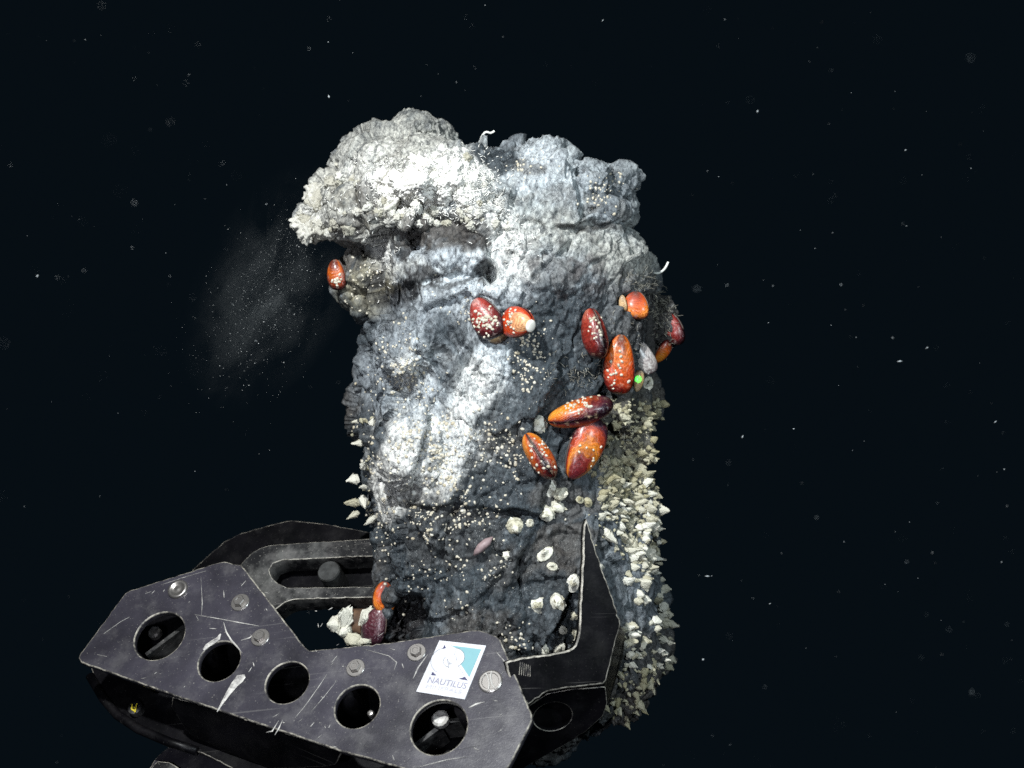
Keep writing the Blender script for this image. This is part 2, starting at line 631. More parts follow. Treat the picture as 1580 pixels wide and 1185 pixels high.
# mineral and crust colours (linear albedo), with shade painted into hollows
cW = (0.84, 0.83, 0.78); cP = (0.47, 0.51, 0.535); cG = (0.225, 0.25, 0.272); cD = (0.036, 0.046, 0.054)
cK = (0.012, 0.011, 0.012); cB = (0.072, 0.066, 0.060); cO = (0.19, 0.17, 0.11); cM = (0.40, 0.395, 0.355)
cU = (0.34, 0.365, 0.355)
PATCH = [  # px, py, rx, ry, turn, colour, strength
    (740, 330, 330, 140, 0, cG, 0.95), (880, 340, 150, 120, 10, cU, .85), (700, 430, 170, 70, 0, cP, .7), (600, 270, 160, 110, -20, cM, 0.9), (560, 330, 110, 60, -15, cM, .9),
    (850, 270, 130, 50, 18, cP, 0.75), (900, 380, 110, 40, 20, cM, 0.6), (930, 300, 60, 50, 0, cG, 0.8),
    (880, 440, 120, 50, 10, cG, 0.7), (840, 425, 55, 26, 10, cB, 0.65), (960, 400, 50, 50, 0, cM, .6),
    (620, 225, 80, 45, -15, cM, 0.8), (560, 260, 60, 40, -30, cW, 0.35), (480, 345, 40, 36, 0, cW, .5), (505, 300, 50, 36, -30, cM, .9),
    (590, 285, 34, 26, 0, cW, 0.9), (660, 285, 62, 42, -8, cW, 1.0), (715, 265, 45, 34, 20, cW, 0.9), (745, 315, 60, 26, 40, cW, 0.5),
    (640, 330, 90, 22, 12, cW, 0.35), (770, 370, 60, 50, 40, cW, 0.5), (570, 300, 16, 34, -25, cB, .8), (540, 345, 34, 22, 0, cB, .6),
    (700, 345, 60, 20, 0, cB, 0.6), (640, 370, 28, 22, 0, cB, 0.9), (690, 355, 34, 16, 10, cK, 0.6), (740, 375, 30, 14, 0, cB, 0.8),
    (770, 245, 44, 26, 15, cD, 0.8), (810, 262, 30, 12, 0, cB, 0.6), (590, 400, 18, 60, -8, cW, 0.65), (640, 420, 50, 20, 0, cM, 0.6),
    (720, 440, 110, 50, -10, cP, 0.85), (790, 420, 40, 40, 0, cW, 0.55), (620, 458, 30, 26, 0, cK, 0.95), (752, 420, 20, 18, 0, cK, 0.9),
    (660, 500, 60, 40, 0, cG, 0.8), (625, 560, 60, 60, 0, cP, 0.8), (625, 575, 38, 44, 0, cW, 0.6), (760, 560, 80, 60, 25, cP, 0.9),
    (715, 590, 22, 80, -32, cB, 0.5), (700, 660, 120, 100, 20, cP, 0.95), (670, 700, 95, 75, 10, cW, 0.65), (730, 610, 40, 70, 22, cW, .6),
    (600, 730, 26, 90, -4, cW, 0.65), (640, 745, 60, 30, 0, cW, .4), (600, 530, 30, 40, 0, cG, .8),
    (865, 540, 70, 80, 10, cD, 0.95), (850, 480, 40, 40, 0, cD, 0.6), (800, 660, 70, 60, 30, cD, 0.9), (770, 720, 50, 70, 20, cB, 0.6),
    (800, 760, 110, 60, 0, cD, 0.9), (700, 860, 120, 80, 0, cD, 0.95), (640, 830, 60, 40, 0, cD, 0.8), (700, 830, 90, 50, 0, cB, 0.35),
    (880, 830, 60, 30, 0, cB, 0.8), (880, 770, 60, 30, 0, cB, .6), (830, 880, 90, 40, 0, cB, 0.45), (850, 950, 100, 60, 0, cD, 0.8), (740, 970, 60, 40, 0, cB, 0.6),
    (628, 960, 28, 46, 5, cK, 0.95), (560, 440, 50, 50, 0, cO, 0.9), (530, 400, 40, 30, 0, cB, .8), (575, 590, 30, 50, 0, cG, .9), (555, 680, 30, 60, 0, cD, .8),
    (970, 470, 50, 60, 0, cB, 0.5), (1010, 500, 40, 50, 0, cK, 0.7), (970, 680, 60, 90, 0, cO, 0.55), (950, 640, 60, 50, 0, cK, 0.6),
    (960, 900, 70, 110, 0, cG, 0.45), (960, 1020, 100, 70, 0, cB, 0.6), (905, 500, 50, 60, 0, cD, .6), (818, 548, 30, 75, 8, cD, .9), (900, 560, 60, 70, 10, cD, .9), (875, 480, 46, 34, 0, cD, .7),
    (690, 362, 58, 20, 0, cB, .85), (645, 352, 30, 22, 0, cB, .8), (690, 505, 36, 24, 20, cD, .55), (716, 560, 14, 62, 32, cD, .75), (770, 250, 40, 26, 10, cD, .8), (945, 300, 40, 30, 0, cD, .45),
    (905, 352, 60, 6, -8, cK, .8), (720, 792, 110, 7, 4, cK, .7), (742, 372, 26, 12, 0, cK, .7), (700, 436, 60, 5, -6, cK, .7), (628, 965, 24, 44, 5, cK, .95)]  # black strips and spots paint shade into the cracks and hollows


def paint(me):
    p = get_co(me)
    px, py = to_px(p)
    a = fbm(p * 10 + 3, 4, 0.6)
    b2 = fbm(p * 10 + 33, 4, 0.6)
    al = p @ SD
    st = p - SD[None] * (al * 0.72)[:, None]
    n1 = fbm(st * 38 + 7, 4, 0.65)
    n2 = fbm(p * 70 + 19, 3, 0.65)
    X, Y = px + 34 * a, py + 34 * b2
    base = np.array(cD)[None] * np.ones((len(p), 1))
    t = sstep(-0.1, 0.35, fbm(p * 7 + 21, 4))[:, None]
    base = base * (1 - t) + np.array(cB)[None] * 0.8 * t
    t = (sstep(0.05, 0.5, n1) * 0.5)[:, None]
    base = base * (1 - t) + np.array(cG)[None] * t
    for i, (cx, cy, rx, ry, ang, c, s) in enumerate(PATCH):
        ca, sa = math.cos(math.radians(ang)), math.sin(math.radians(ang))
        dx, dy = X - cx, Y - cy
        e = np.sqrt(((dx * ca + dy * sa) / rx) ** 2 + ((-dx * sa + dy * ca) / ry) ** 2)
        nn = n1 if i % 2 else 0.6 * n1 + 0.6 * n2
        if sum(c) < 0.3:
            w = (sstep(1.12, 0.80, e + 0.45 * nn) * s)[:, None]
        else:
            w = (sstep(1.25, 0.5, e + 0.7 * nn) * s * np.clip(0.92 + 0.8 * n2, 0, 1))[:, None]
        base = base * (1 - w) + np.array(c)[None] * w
    # mottled band of bare brown and black sulfide under the cap, and stained rock to its right
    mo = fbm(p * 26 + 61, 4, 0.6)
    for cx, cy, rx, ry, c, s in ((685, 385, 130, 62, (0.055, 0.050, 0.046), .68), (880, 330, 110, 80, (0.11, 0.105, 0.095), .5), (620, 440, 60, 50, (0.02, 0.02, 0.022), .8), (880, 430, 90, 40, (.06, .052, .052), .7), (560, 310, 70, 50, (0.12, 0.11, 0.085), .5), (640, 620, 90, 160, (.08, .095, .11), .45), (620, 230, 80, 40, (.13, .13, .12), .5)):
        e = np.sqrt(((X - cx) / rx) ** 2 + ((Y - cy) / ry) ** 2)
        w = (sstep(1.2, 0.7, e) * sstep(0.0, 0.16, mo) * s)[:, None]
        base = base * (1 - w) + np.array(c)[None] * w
    # veins and cracks of dark sulfide through the pale crust
    v = sstep(0.80, 0.95, ridged(st * 16 + 50, 3))[:, None] * 0.75
    base = base * (1 - v) + np.array(cD)[None] * v
    v = sstep(0.15, 0.5, n2)[:, None] * 0.22
    base = base * (1 - v) + np.array(cP)[None] * v
    rgba = np.ones((len(p), 4))
    rgba[:, :3] = np.clip(base, 0.004, 0.9)
    at = me.attributes.new('Col', 'FLOAT_COLOR', 'POINT')
    at.data.foreach_set('color', rgba.ravel())


chimney = empty('hydrothermal_chimney', P(790, 1120, 0))
tag(chimney, 'tall broken hydrothermal chimney rock streaked white and grey, gripped by the claw', 'rock')

ROCK = []


def rock_part(name, build, voxel, lumpy=0.0, label=None, amt=1.0):
    bm = bmesh.new()
    build(bm)
    me = remesh(bm, voxel)
    me.name = name
    weather(me, amt, lumpy)
    paint(me)
    o = link(name, me, M_ROCK, chimney)
    if label:
        o['label'] = label
    ROCK.append(o)
    return o


def b_core(bm):
    loft(bm, ROWS)
    for a in [(592, 585, 40, 24, 36, 60), (585, 650, 40, 30, 60, 70), (574, 725, 40, 22, 60, 60), (578, 785, 40, 28, 34, 50),
              (600, 520, -20, 26, 30, 70), (1002, 498, 40, 30, 50, 70), (1000, 440, 20, 24, 40, 60), (985, 620, 30, 26, 60, 80),
              (988, 960, 30, 30, 60, 80), (995, 1000, 30, 34, 34, 80), (985, 780, 10, 28, 60, 90), (640, 540, -150, 60, 50, 45), (650, 690, -155, 65, 70, 45),
              (880, 440, -120, 70, 40, 60), (770, 450, -160, 70, 36, 36), (760, 560, -170, 55, 60, 30), (900, 880, -120, 60, 80, 60)]:
        lump(bm, *a)


def b_cap(bm):
    for a in [(640, 214, 0, 44, 36, 70), (612, 250, -40, 85, 44, 90), (675, 285, -110, 80, 50, 80), (735, 308, -110, 50, 50, 70),
              (560, 275, -30, 52, 46, 70), (520, 300, -20, 42, 38, 55), (500, 325, -10, 42, 30, 45), (560, 325, -60, 50, 46, 70), (600, 310, -90, 50, 50, 70),
              (702, 260, -30, 46, 28, 80), (640, 345, -130, 60, 34, 50), (720, 355, -140, 60, 30, 40)]:
        lump(bm, *a)


def b_ledge(bm):
    for a in [(778, 270, -40, 42, 26, 80), (850, 275, -60, 50, 36, 80), (806, 245, -20, 16, 18, 40), (905, 295, -50, 55, 36, 90), (950, 303, 0, 32, 36, 80), (830, 310, -90, 70, 36, 60),
              (920, 330, -60, 55, 22, 90), (960, 320, 0, 22, 30, 60)]:
        lump(bm, *a)


def b_lobe(bm):
    for a in [(545, 440, 0, 24, 36, 50), (560, 420, -20, 26, 40, 50), (560, 470, 0, 14, 22, 40)]:
        lump(bm, *a)


def b_block(bm):
    for a in [(612, 915, -70, 16, 26, 50), (606, 945, -70, 14, 26, 40), (628, 905, -110, 20, 14, 40), (600, 880, -40, 16, 30, 50)]:
        lump(bm, *a)


rock_part('rock_body', b_core, 0.0024)
rock_part('crust_cap', b_cap, 0.0022, 0.34, 'pale crumbly crust capping the upper left of the chimney')
rock_part('rock_ledge', b_ledge, 0.0022, 0.0, 'grey slab jutting out at the upper right of the chimney')
rock_part('rock_lobe', b_lobe, 0.0022, 0.3, 'brown olive lump below the left overhang')
rock_part('rock_block', b_block, 0.0022, 0.0, 'broken dark block at the lower left of the chimney', 0.6)


def bvh_of(objs):
    vs, fs, off = [], [], 0
    for o in objs:
        me = o.data
        me.calc_loop_triangles()
        c = get_co(me)
        mw = o.matrix_world
        if o.parent is None and mw != Matrix.Identity(4):
            c = c @ np.array(mw.to_3x3()).T + np.array(mw.translation)
        t = np.empty(len(me.loop_triangles) * 3, dtype=np.int32)
        me.loop_triangles.foreach_get('vertices', t)
        vs.append(c)
        fs.append(t.reshape(-1, 3) + off)
        off += len(c)
    return BVHTree.FromPolygons(np.concatenate(vs).tolist(), np.concatenate(fs).tolist())


BV = bvh_of(ROCK)


def hit(px, py, bvh=None):
    o, d = ray(px, py)
    h = (bvh or BV).ray_cast(o, d)
    if h[0] is None:
        return None
    n = h[1]
    if n.dot(d) > 0:
        n = -n
    return h[0], n


def soft_normal(px, py, r=9):
    acc = Vector()
    for dx, dy in ((0, 0), (r, 0), (-r, 0), (0, r), (0, -r)):
        h = hit(px + dx, py + dy)
        if h:
            acc += h[1]
    return acc.normalized() if acc.length > 0.1 else Vector((0, -1, 0))


# small nodules on the overhanging lobe and the pale crust
def nodule_mesh(seed):
    bm = bmesh.new()
    bmesh.ops.create_icosphere(bm, subdivisions=4, radius=1.0)
    me = bpy.data.meshes.new('nodule')
    bm.to_mesh(me)
    bm.free()
    p = get_co(me)
    d = 0.95 + 0.30 * fbm(p * 1.6 + seed * 7.1, 4, 0.6) + 0.22 * ridged(p * 3.2 + seed, 4, .6)
    f1, f2, idv, tl = cells(p * 1.9 + seed, True)
    d += 0.35 * (idv - .5) + 0.4 * tl - .15 * sstep(.12, 0, f2 - f1) + .12 * fbm(p * 9, 3)
    me.vertices.foreach_set('co', (p * d[:, None]).ravel())
    me.update()
    me.polygons.foreach_set('use_smooth', np.ones(len(me.polygons), dtype=bool))
    return me


NOD = [nodule_mesh(i) for i in range(5)]
M_WHITE_LIT = m_calc('white_crust_lit', (0.88, 0.87, 0.82), (0.48, 0.46, 0.40), 90.0, 0.8)  # whiter crust copy, the overexposed highlight painted into its colour
NODW = [m_.copy() for m_ in NOD]
for m_ in NOD:
    m_.materials.append(M_WHITE)
for m_ in NODW:
    m_.materials.append(M_WHITE_LIT)
nods = []
for (cx, cy, rx, ry, n, r0, r1) in [(472, 345, 14, 20, 12, 6, 17), (500, 355, 16, 12, 9, 5, 12), (485, 302, 12, 16, 9, 5, 14), (594, 285, 16, 22, 14, 5, 12), (650, 282, 34, 22, 34, 5, 14),
                                    (705, 278, 30, 22, 26, 4, 11), (540, 285, 30, 20, 10, 4, 9), (560, 330, 30, 14, 8, 4, 9), (740, 320, 24, 18, 10, 3, 8), (640, 335, 50, 10, 12, 3, 8), (720, 345, 40, 10, 10, 3, 8)]:
    for _ in range(n):
        nods.append((rnd.gauss(cx, rx * .7), rnd.gauss(cy, ry * .7), rnd.uniform(r0, r1)))
for i, (px, py, r) in enumerate(nods):
    h = hit(px, py)
    if h is None:
        continue
    core_ = ((px - 668) / 75) ** 2 + ((py - 283) / 42) ** 2 < 1 or (abs(px - 594) < 20 and abs(py - 285) < 24)
    o = link('nodule', (NODW if core_ else NOD)[i % 5], None, chimney)
    o.location = h[0] - h[1] * (r * .00035)
    o.rotation_euler = (rnd.random() * 6, rnd.random() * 6, rnd.random() * 6)
    o.scale = (r / 1000. * rnd.uniform(.7, 1.2), r / 1000. * rnd.uniform(.6, 1.), r / 1000. * rnd.uniform(.7, 1.2))

# fine curled worm tubes matting the pale crust
vs, fs = [], []
zones = [(665, 285, 60, 40, 700), (735, 300, 40, 40, 380), (590, 285, 40, 40, 200), (670, 325, 60, 14, 120), (790, 370, 40, 40, 90),
         (500, 320, 50, 40, 60), (590, 400, 20, 50, 60), (700, 255, 50, 24, 160)]
for (cx, cy, rx, ry, n) in zones:
    for _ in range(n):
        px, py = rnd.gauss(cx, rx * .55), rnd.gauss(cy, ry * .55)
        h = hit(px, py)
        if not h:
            continue
        p, nn = h
        t = Vector((rnd.gauss(0, 1), rnd.gauss(0, 1), rnd.gauss(0, 1)))
        t = (t - nn * t.dot(nn)).normalized()
        b_ = nn.cross(t)
        L_ = rnd.uniform(0.003, 0.0075)
        cu = rnd.uniform(-1.6, 1.6)
        path = []
        for s in range(4):
            u = s / 3
            path.append(p + t * (L_ * (u - .4)) + b_ * (L_ * .5 * cu * u * (1 - u)) + nn * (0.0006 + rnd.random() * 0.002 * u))
        v_, f_ = tube(path, [0.0004, 0.0006, 0.0006, 0.0003], 4, len(vs))
        vs += v_
        fs += f_
o = link('worm_tube_mat', mesh('worm_tube_mat', vs, fs, True), M_WHITE_LIT, chimney)
o['kind'] = 'stuff'
o['label'] = 'mat of fine white worm tubes on the pale crust'

# ------------------------------------------------------------------ mussels
def valve_mesh(L_, H_, W_, side, ns=36, nt_=16, bend=0.10):
    vs, gr = [], []
    smax, gmax = 0.581, 0.5
    fm = (smax ** .5) * ((1 - smax) ** .36)
    gm = (gmax ** .5) * ((1 - gmax) ** .5)
    for i in range(ns):
        s = 0.5 - 0.5 * math.cos(math.pi * i / (ns - 1))
        f = (max(s, 1e-5) ** .5) * (max(1 - s, 1e-5) ** .36) / fm * (.9 + .16 * s)
        g = (max(s, 1e-5) ** .5) * (max(1 - s, 1e-5) ** .5) / gm
        c = bend * H_ * (0.5 - math.cos(2.2 * (s - .2)))
        for j in range(nt_):
            t = j / (nt_ - 1)
            st = math.sin(math.pi * t)
            q = 1 - (1 - s) * (max(st, 0) ** .8)
            w = W_ / 2 * g * (max(st, 0) ** .88)
            w += W_ * 0.0035 * math.sin(q * 41 + 2 * math.sin(q * 9)) * st + W_ * .012 * math.sin(q * 11) * st
            vs.append(((s - .5) * L_, c + H_ / 2 * f * math.cos(math.pi * t) * (1.0 + .06 * math.cos(math.pi * t)), side * (w + 0.0004)))
            gr.append(q)
    fs = grid_faces(ns, nt_)
    if side > 0:
        fs = [f[::-1] for f in fs]
    me = mesh('valve', vs, fs, True)
    at = me.attributes.new('growth', 'FLOAT', 'POINT')
    at.data.foreach_set('value', np.array(gr))
    return me


def frame(a, tilt, roll):
    a, tilt, roll = (math.radians(v) for v in (a, tilt, roll))
    el = Vector((math.cos(a) * math.cos(tilt), -math.sin(tilt), math.sin(a) * math.cos(tilt)))
    ew = Vector((0, -1, 0))
    ew = (ew - el * ew.dot(el)).normalized()
    ew = Matrix.Rotation(roll, 3, el) @ ew
    eh = ew.cross(el)
    return Matrix((el, eh, ew)).transposed().to_4x4()


MUSSEL_V = []
M_HINGE = m_plain('hinge_ligament', (0.05, 0.03, 0.022), 0.5)


def mussel(px, py, L_, H_, W_, ang, tilt, roll, mat, label, y=None, flat=0.84, lift=0.36, valves=(1, -1), cat='mussel', name='mussel', group=None):
    if y is None:
        hs = [hit(px + dx, py + dy) for dx in (-14, 0, 14) for dy in (-14, 0, 14)]
        ys = sorted(h[0].y for h in hs if h)
        y = ys[len(ys) // 2] if ys else 0
        y -= W_ / 1000. * lift
    else:
        y = y / 1000.
    root = empty(name, P(px, py, y))
    tag(root, label, cat, group)
    Mx = frame(ang, tilt, roll)
    k = (D + y) / D / 1000.
    for sd in valves:
        me = valve_mesh(L_ * k, H_ * k, W_ * flat * k, sd)
        o = bpy.data.objects.new('valve', me)
        me.materials.append(mat)
        COL.objects.link(o)
        o.parent = root
        o.matrix_basis = Mx
        MUSSEL_V.append((o, Matrix.Translation(root.location) @ Mx))
    if len(valves) == 2 and L_ > 38:
        rim = [v_.co.copy() for v_ in me.vertices][::16]           # the dorsal margin, where the hinge ligament runs
        path = [v_ + Vector((0, .0002, 0)) for v_ in rim[4:20]]
        for v_ in path:
            v_.z = 0
        tv, tf = tube(path, [.0006] + [.0013] * (len(path) - 2) + [.0006], 6)
        hm = mesh('hinge', tv, tf, True)
        hm.materials.append(M_HINGE)
        o = bpy.data.objects.new('hinge', hm)
        COL.objects.link(o)
        o.parent = root
        o.matrix_basis = Mx
    return root


mar = (0.045, 0.008, 0.012); pur = (0.05, 0.018, 0.035); red = (0.36, 0.035, 0.010); org = (0.72, 0.17, 0.012); yel = (0.80, 0.36, 0.05); wor = (0.30, 0.22, 0.17)
brk = (0.16, 0.03, 0.012)
S_red = m_shell('shell_dark_red', [(0.0, (0.62, 0.40, 0.36)), (0.22, (0.38, 0.05, 0.035)), (0.6, (0.24, 0.022, 0.016)), (0.95, mar)], (0.40, 0.28, 0.26))
S_orange = m_shell('shell_orange', [(0.0, wor), (0.12, brk), (0.35, org), (0.72, (0.55, 0.07, 0.012)), (1.0, (0.28, 0.02, 0.012))], (0.55, 0.38, 0.25), 0.32)
S_seam = m_shell('shell_maroon', [(0.0, (0.50, 0.16, 0.10)), (0.25, (0.34, 0.035, 0.018)), (0.7, (0.22, 0.020, 0.014)), (0.95, mar)], (0.45, 0.28, 0.20))
S_tri = m_shell('shell_orange_purple', [(0.0, yel), (0.30, (0.78, 0.25, 0.02)), (0.55, (0.55, 0.10, 0.012)), (0.78, (0.14, 0.02, 0.02)), (1.0, pur)], (0.5, 0.35, 0.22))
S_amber = m_shell('shell_amber', [(0.0, (0.55, 0.14, 0.02)), (0.25, (0.80, 0.30, 0.03)), (0.6, (0.60, 0.12, 0.012)), (0.9, (0.20, 0.018, 0.012)), (1.0, mar)], (0.6, 0.45, 0.28))
S_maroon = m_shell('shell_deep_maroon', [(0.0, (0.09, 0.012, 0.022)), (0.32, (0.20, 0.022, 0.016)), (0.55, (0.70, 0.24, 0.02)), (0.75, (0.48, 0.06, 0.012)), (0.97, pur)], (0.3, 0.15, 0.12))
S_fan = m_shell('shell_fan_orange', [(0.0, (0.12, 0.06, 0.05)), (0.3, (0.45, 0.06, 0.02)), (0.65, (0.68, 0.12, 0.014)), (0.92, (0.78, 0.24, 0.02)), (1.0, (0.5, 0.1, 0.02))], (0.22, 0.19, 0.20), 0.45, 90., .4)
S_pale = m_shell('shell_worn_grey', [(0.0, (0.30, 0.29, 0.27)), (0.5, (0.42, 0.40, 0.38)), (1.0, (0.30, 0.28, 0.26))], (0.62, 0.61, 0.58), 0.7, 60., .5)
S_cream = m_shell('shell_cream', [(0.0, (0.40, 0.32, 0.20)), (0.5, (0.62, 0.42, 0.20)), (1.0, (0.40, 0.28, 0.14))], (0.6, 0.5, 0.36), 0.5)
S_mixed = m_shell('shell_orange_tip', [(0.0, (0.78, 0.46, 0.22)), (0.46, (0.80, 0.36, 0.16)), (0.48, (0.36, 0.16, 0.15)), (0.54, (0.66, 0.075, 0.010)), (0.9, (0.50, 0.04, 0.010)), (1.0, mar)], (0.6, 0.36, 0.30), 0.35, 60., .15)

S_seam2 = m_shell('shell_brown_orange', [(0.0, (0.10, 0.03, 0.02)), (0.25, (0.20, 0.03, 0.015)), (0.5, (0.55, 0.12, 0.012)), (0.75, (0.30, 0.05, 0.012)), (1.0, mar)], (0.3, 0.25, 0.2))
mussel(519, 424, 48, 30, 24, -88, 0, 12, S_seam2, 'small orange mussel hanging on the brown lump under the left overhang', y=-52)
mussel(764, 512, 40, 34, 26, -60, 20, 10, S_cream, 'small amber mussel half hidden under the crusted red one', lift=0.25)
mussel(749, 491, 70, 48, 36, -68, 10, 14, S_red, 'dark red mussel crusted with limpets, left of the pair on the pale face', lift=0.55)
mz = mussel(799, 497, 62, 50, 42, 162, -42, -10, S_mixed, 'orange mussel with broken beak showing white, right of the pale face pair', lift=0.8)
mussel(917, 515, 80, 44, 42, -82, 0, 58, S_seam, 'maroon mussel standing on edge with its seam facing left', lift=0.45)
mussel(955, 562, 92, 50, 34, -97, 0, -8, S_orange, 'large upright orange red mussel with brown worn beak, near the green dot', lift=0.55)
mussel(903, 692, 104, 56, 40, 60, -8, 14, S_maroon, 'long maroon mussel glowing orange, tucked beneath the horizontal one', lift=0.5)
mussel(896, 636, 104, 50, 46, 14, 0, -62, S_tri, 'orange and purple mussel lying nearly level, studded with limpets', lift=0.75)
mussel(833, 704, 82, 46, 44, -58, 0, 88, S_amber, 'amber mussel with a dark seam running diagonally down its middle', lift=0.5)
mussel(981, 471, 44, 40, 24, -98, 12, 8, S_fan, 'small fan shaped orange mussel near the right edge, below the white worm', lift=0.6)
mussel(961, 468, 26, 13, 9, -88, 0, 10, S_cream, 'tiny cream shell beside the fan shaped orange mussel', lift=0.5, cat='shell', name='small_shell')
mussel(1038, 508, 52, 34, 26, -80, 0, 30, S_red, 'dark red mussel edge showing at the far right of the rock', y=-5)
mussel(1022, 543, 40, 22, 18, 50, 0, 30, S_amber, 'small amber mussel low on the right edge, under the dark red one', y=-30)
mussel(592, 922, 50, 36, 26, -96, 0, -20, S_fan, 'red orange mussel poking out from behind the lower left block', y=-95)
mussel(578, 966, 62, 40, 22, -112, 0, 20, m_shell('shell_plum', [(0.0, (.16,.06,.07)), (.4, (.09,.02,.03)), (.9, (.03,.01,.018))], (.3,.2,.2)), 'dark plum mussel among the barnacles at the lower left', y=-98)
mussel(991, 549, 62, 34, 16, -66, 0, -12, S_pale, 'empty grey white shell valve beside the large orange red mussel', valves=(1,), lift=0.3, cat='shell', name='empty_shell')
mussel(985, 588, 34, 17, 14, 76, 0, 20, S_cream, 'small pale shell lit by the green laser dot', lift=0.9, cat='shell', name='small_shell')

# broken white tip of the orange mussel
v, f = tube([(0, 0, 0), (0.002, 0, 0), (0.0034, 0, 0), (0.0042, 0, 0)], [0.0088, 0.0090, 0.0078, 0.0050], 14)
me = mesh('broken_tip', v, f, True)
M_NACRE = m_plain('nacre', (0.86, 0.84, 0.76), 0.25, 0.0, 0.08)
me.materials.append(M_NACRE)
o = bpy.data.objects.new('broken_tip', me)
COL.objects.link(o)
o.parent = mz
o.matrix_basis = frame(-20, 42, 0)
o.location = frame(162, -42, -10) @ Vector((-0.0255, 0, 0.002))

bpy.context.view_layer.update()


def bvh_all(extra):
    vs, fs, off = [], [], 0
    for o, mw in [(o, Matrix.Identity(4)) for o in ROCK] + list(extra):
        me = o.data
        me.calc_loop_triangles()
        c = get_co(me)
        m3 = np.array(mw.to_3x3())
        c = c @ m3.T + np.array(mw.translation)
        t = np.empty(len(me.loop_triangles) * 3, dtype=np.int32)
        me.loop_triangles.foreach_get('vertices', t)
        vs.append(c)
        fs.append(t.reshape(-1, 3) + off)
        off += len(c)
    return BVHTree.FromPolygons(np.concatenate(vs).tolist(), np.concatenate(fs).tolist())


BVA = bvh_all(MUSSEL_V)
BVM = None

# ------------------------------------------------------------------ barnacles
def plate_verts(w, h, curl, lean, ang, rad, seed, z0=0.0):
    """one ridged pointed plate of a barnacle, leaning in towards the axis"""
    r_ = random.Random(seed)
    nu, nv = 9, 5
    vs = []
    for i in range(nu):
        u = i / (nu - 1)
        half = w * (1 - u) ** 0.42 * (0.9 + .1 * math.cos(u * 3)) + 0.03
        for j in range(nv):
            v = -1 + 2 * j / (nv - 1)
            x = half * v
            out = rad * (1 - u * lean) - curl * v * v * w * 0.8 + 0.022 * math.sin(u * 30) + 0.03 * r_.uniform(-1, 1)
            x += 0.03 * r_.uniform(-1, 1)
            z = z0 + h * u - 0.12 * h * v * v * (1 - u)
            ca, sa = math.cos(ang), math.sin(ang)
            vs.append(Vector((out * ca - x * sa, out * sa + x * ca, z)))
    return vs, grid_faces(nu, nv)


def barnacle_plates(seed, tall=1.0, wide=1.0):
    r_ = random.Random(seed)
    out = []
    n1 = r_.choice((5, 6))
    a0 = r_.random() * 6
    for k in range(n1):
        out.append(plate_verts(0.66 * wide * r_.uniform(.8, 1.2), 0.85 * tall * r_.uniform(.65, 1.05), .45, .66, a0 + k * 6.283 / n1 + r_.uniform(-.15, .15), .60 * wide, seed * 31 + k, -0.25))
    n2 = r_.choice((3, 4))
    for k in range(n2):
        out.append(plate_verts(0.50 * wide * r_.uniform(.8, 1.2), 1.0 * tall * r_.uniform(.75, 1.15), .45, .74, a0 + .5 + k * 6.283 / n2 + r_.uniform(-.2, .2), .40 * wide, seed * 57 + k, 0.0))
    return out


def barnacle_mesh(seed, tall, wide, mat):
    vs, fs = [], []
    for v, f in barnacle_plates(seed, tall, wide):
        fs += [tuple(i + len(vs) for i in q) for q in f]
        vs += v
    # closed scaly stalk that fills the inside
    ring = 10
    off = len(vs)
    r_ = random.Random(seed + 5)
    for z, r in ((-0.9, .55), (-0.4, .62), (0.0, .60), (0.35 * tall, .42), (0.7 * tall, .2), (0.85 * tall, 0.03)):
        for j in range(ring):
            t = 6.283 * j / ring
            q = r * wide * r_.uniform(.86, 1.08)
            vs.append(Vector((q * math.cos(t), q * math.sin(t), z)))
    fs += grid_faces(6, ring, True, off)
    me = mesh('barnacle', vs, fs)
    me.materials.append(mat)
    return me


B_TALL = [barnacle_mesh(i, 1.0, .95, M_BARN) for i in range(8)]
B_TALLO = [barnacle_mesh(i + 20, 1.0, .92, M_BARNO) for i in range(8)]
B_WIDE = [barnacle_mesh(i + 60, .75, 1.1, M_BARN) for i in range(4)]
B_LEFT = [barnacle_mesh(i + 40, 1.25, 1.05, M_BARN) for i in range(3)]


def orient(nn, spin):
    q = nn.to_track_quat('Z', 'Y')
    return q.to_matrix().to_4x4() @ Matrix.Rotation(spin, 4, 'Z')


def put_barnacle(me, p, axis, r, label, group):
    o = bpy.data.objects.new('barnacle', me)
    COL.objects.link(o)
    o.matrix_world = Matrix.Translation(p) @ orient(axis, rnd.random() * 6.28) @ Matrix.Diagonal((r * rnd.uniform(.7, 1.35), r * rnd.uniform(.7, 1.25), r * rnd.uniform(.65, 1.3), 1))
    tag(o, label, 'barnacle', group)
    return o


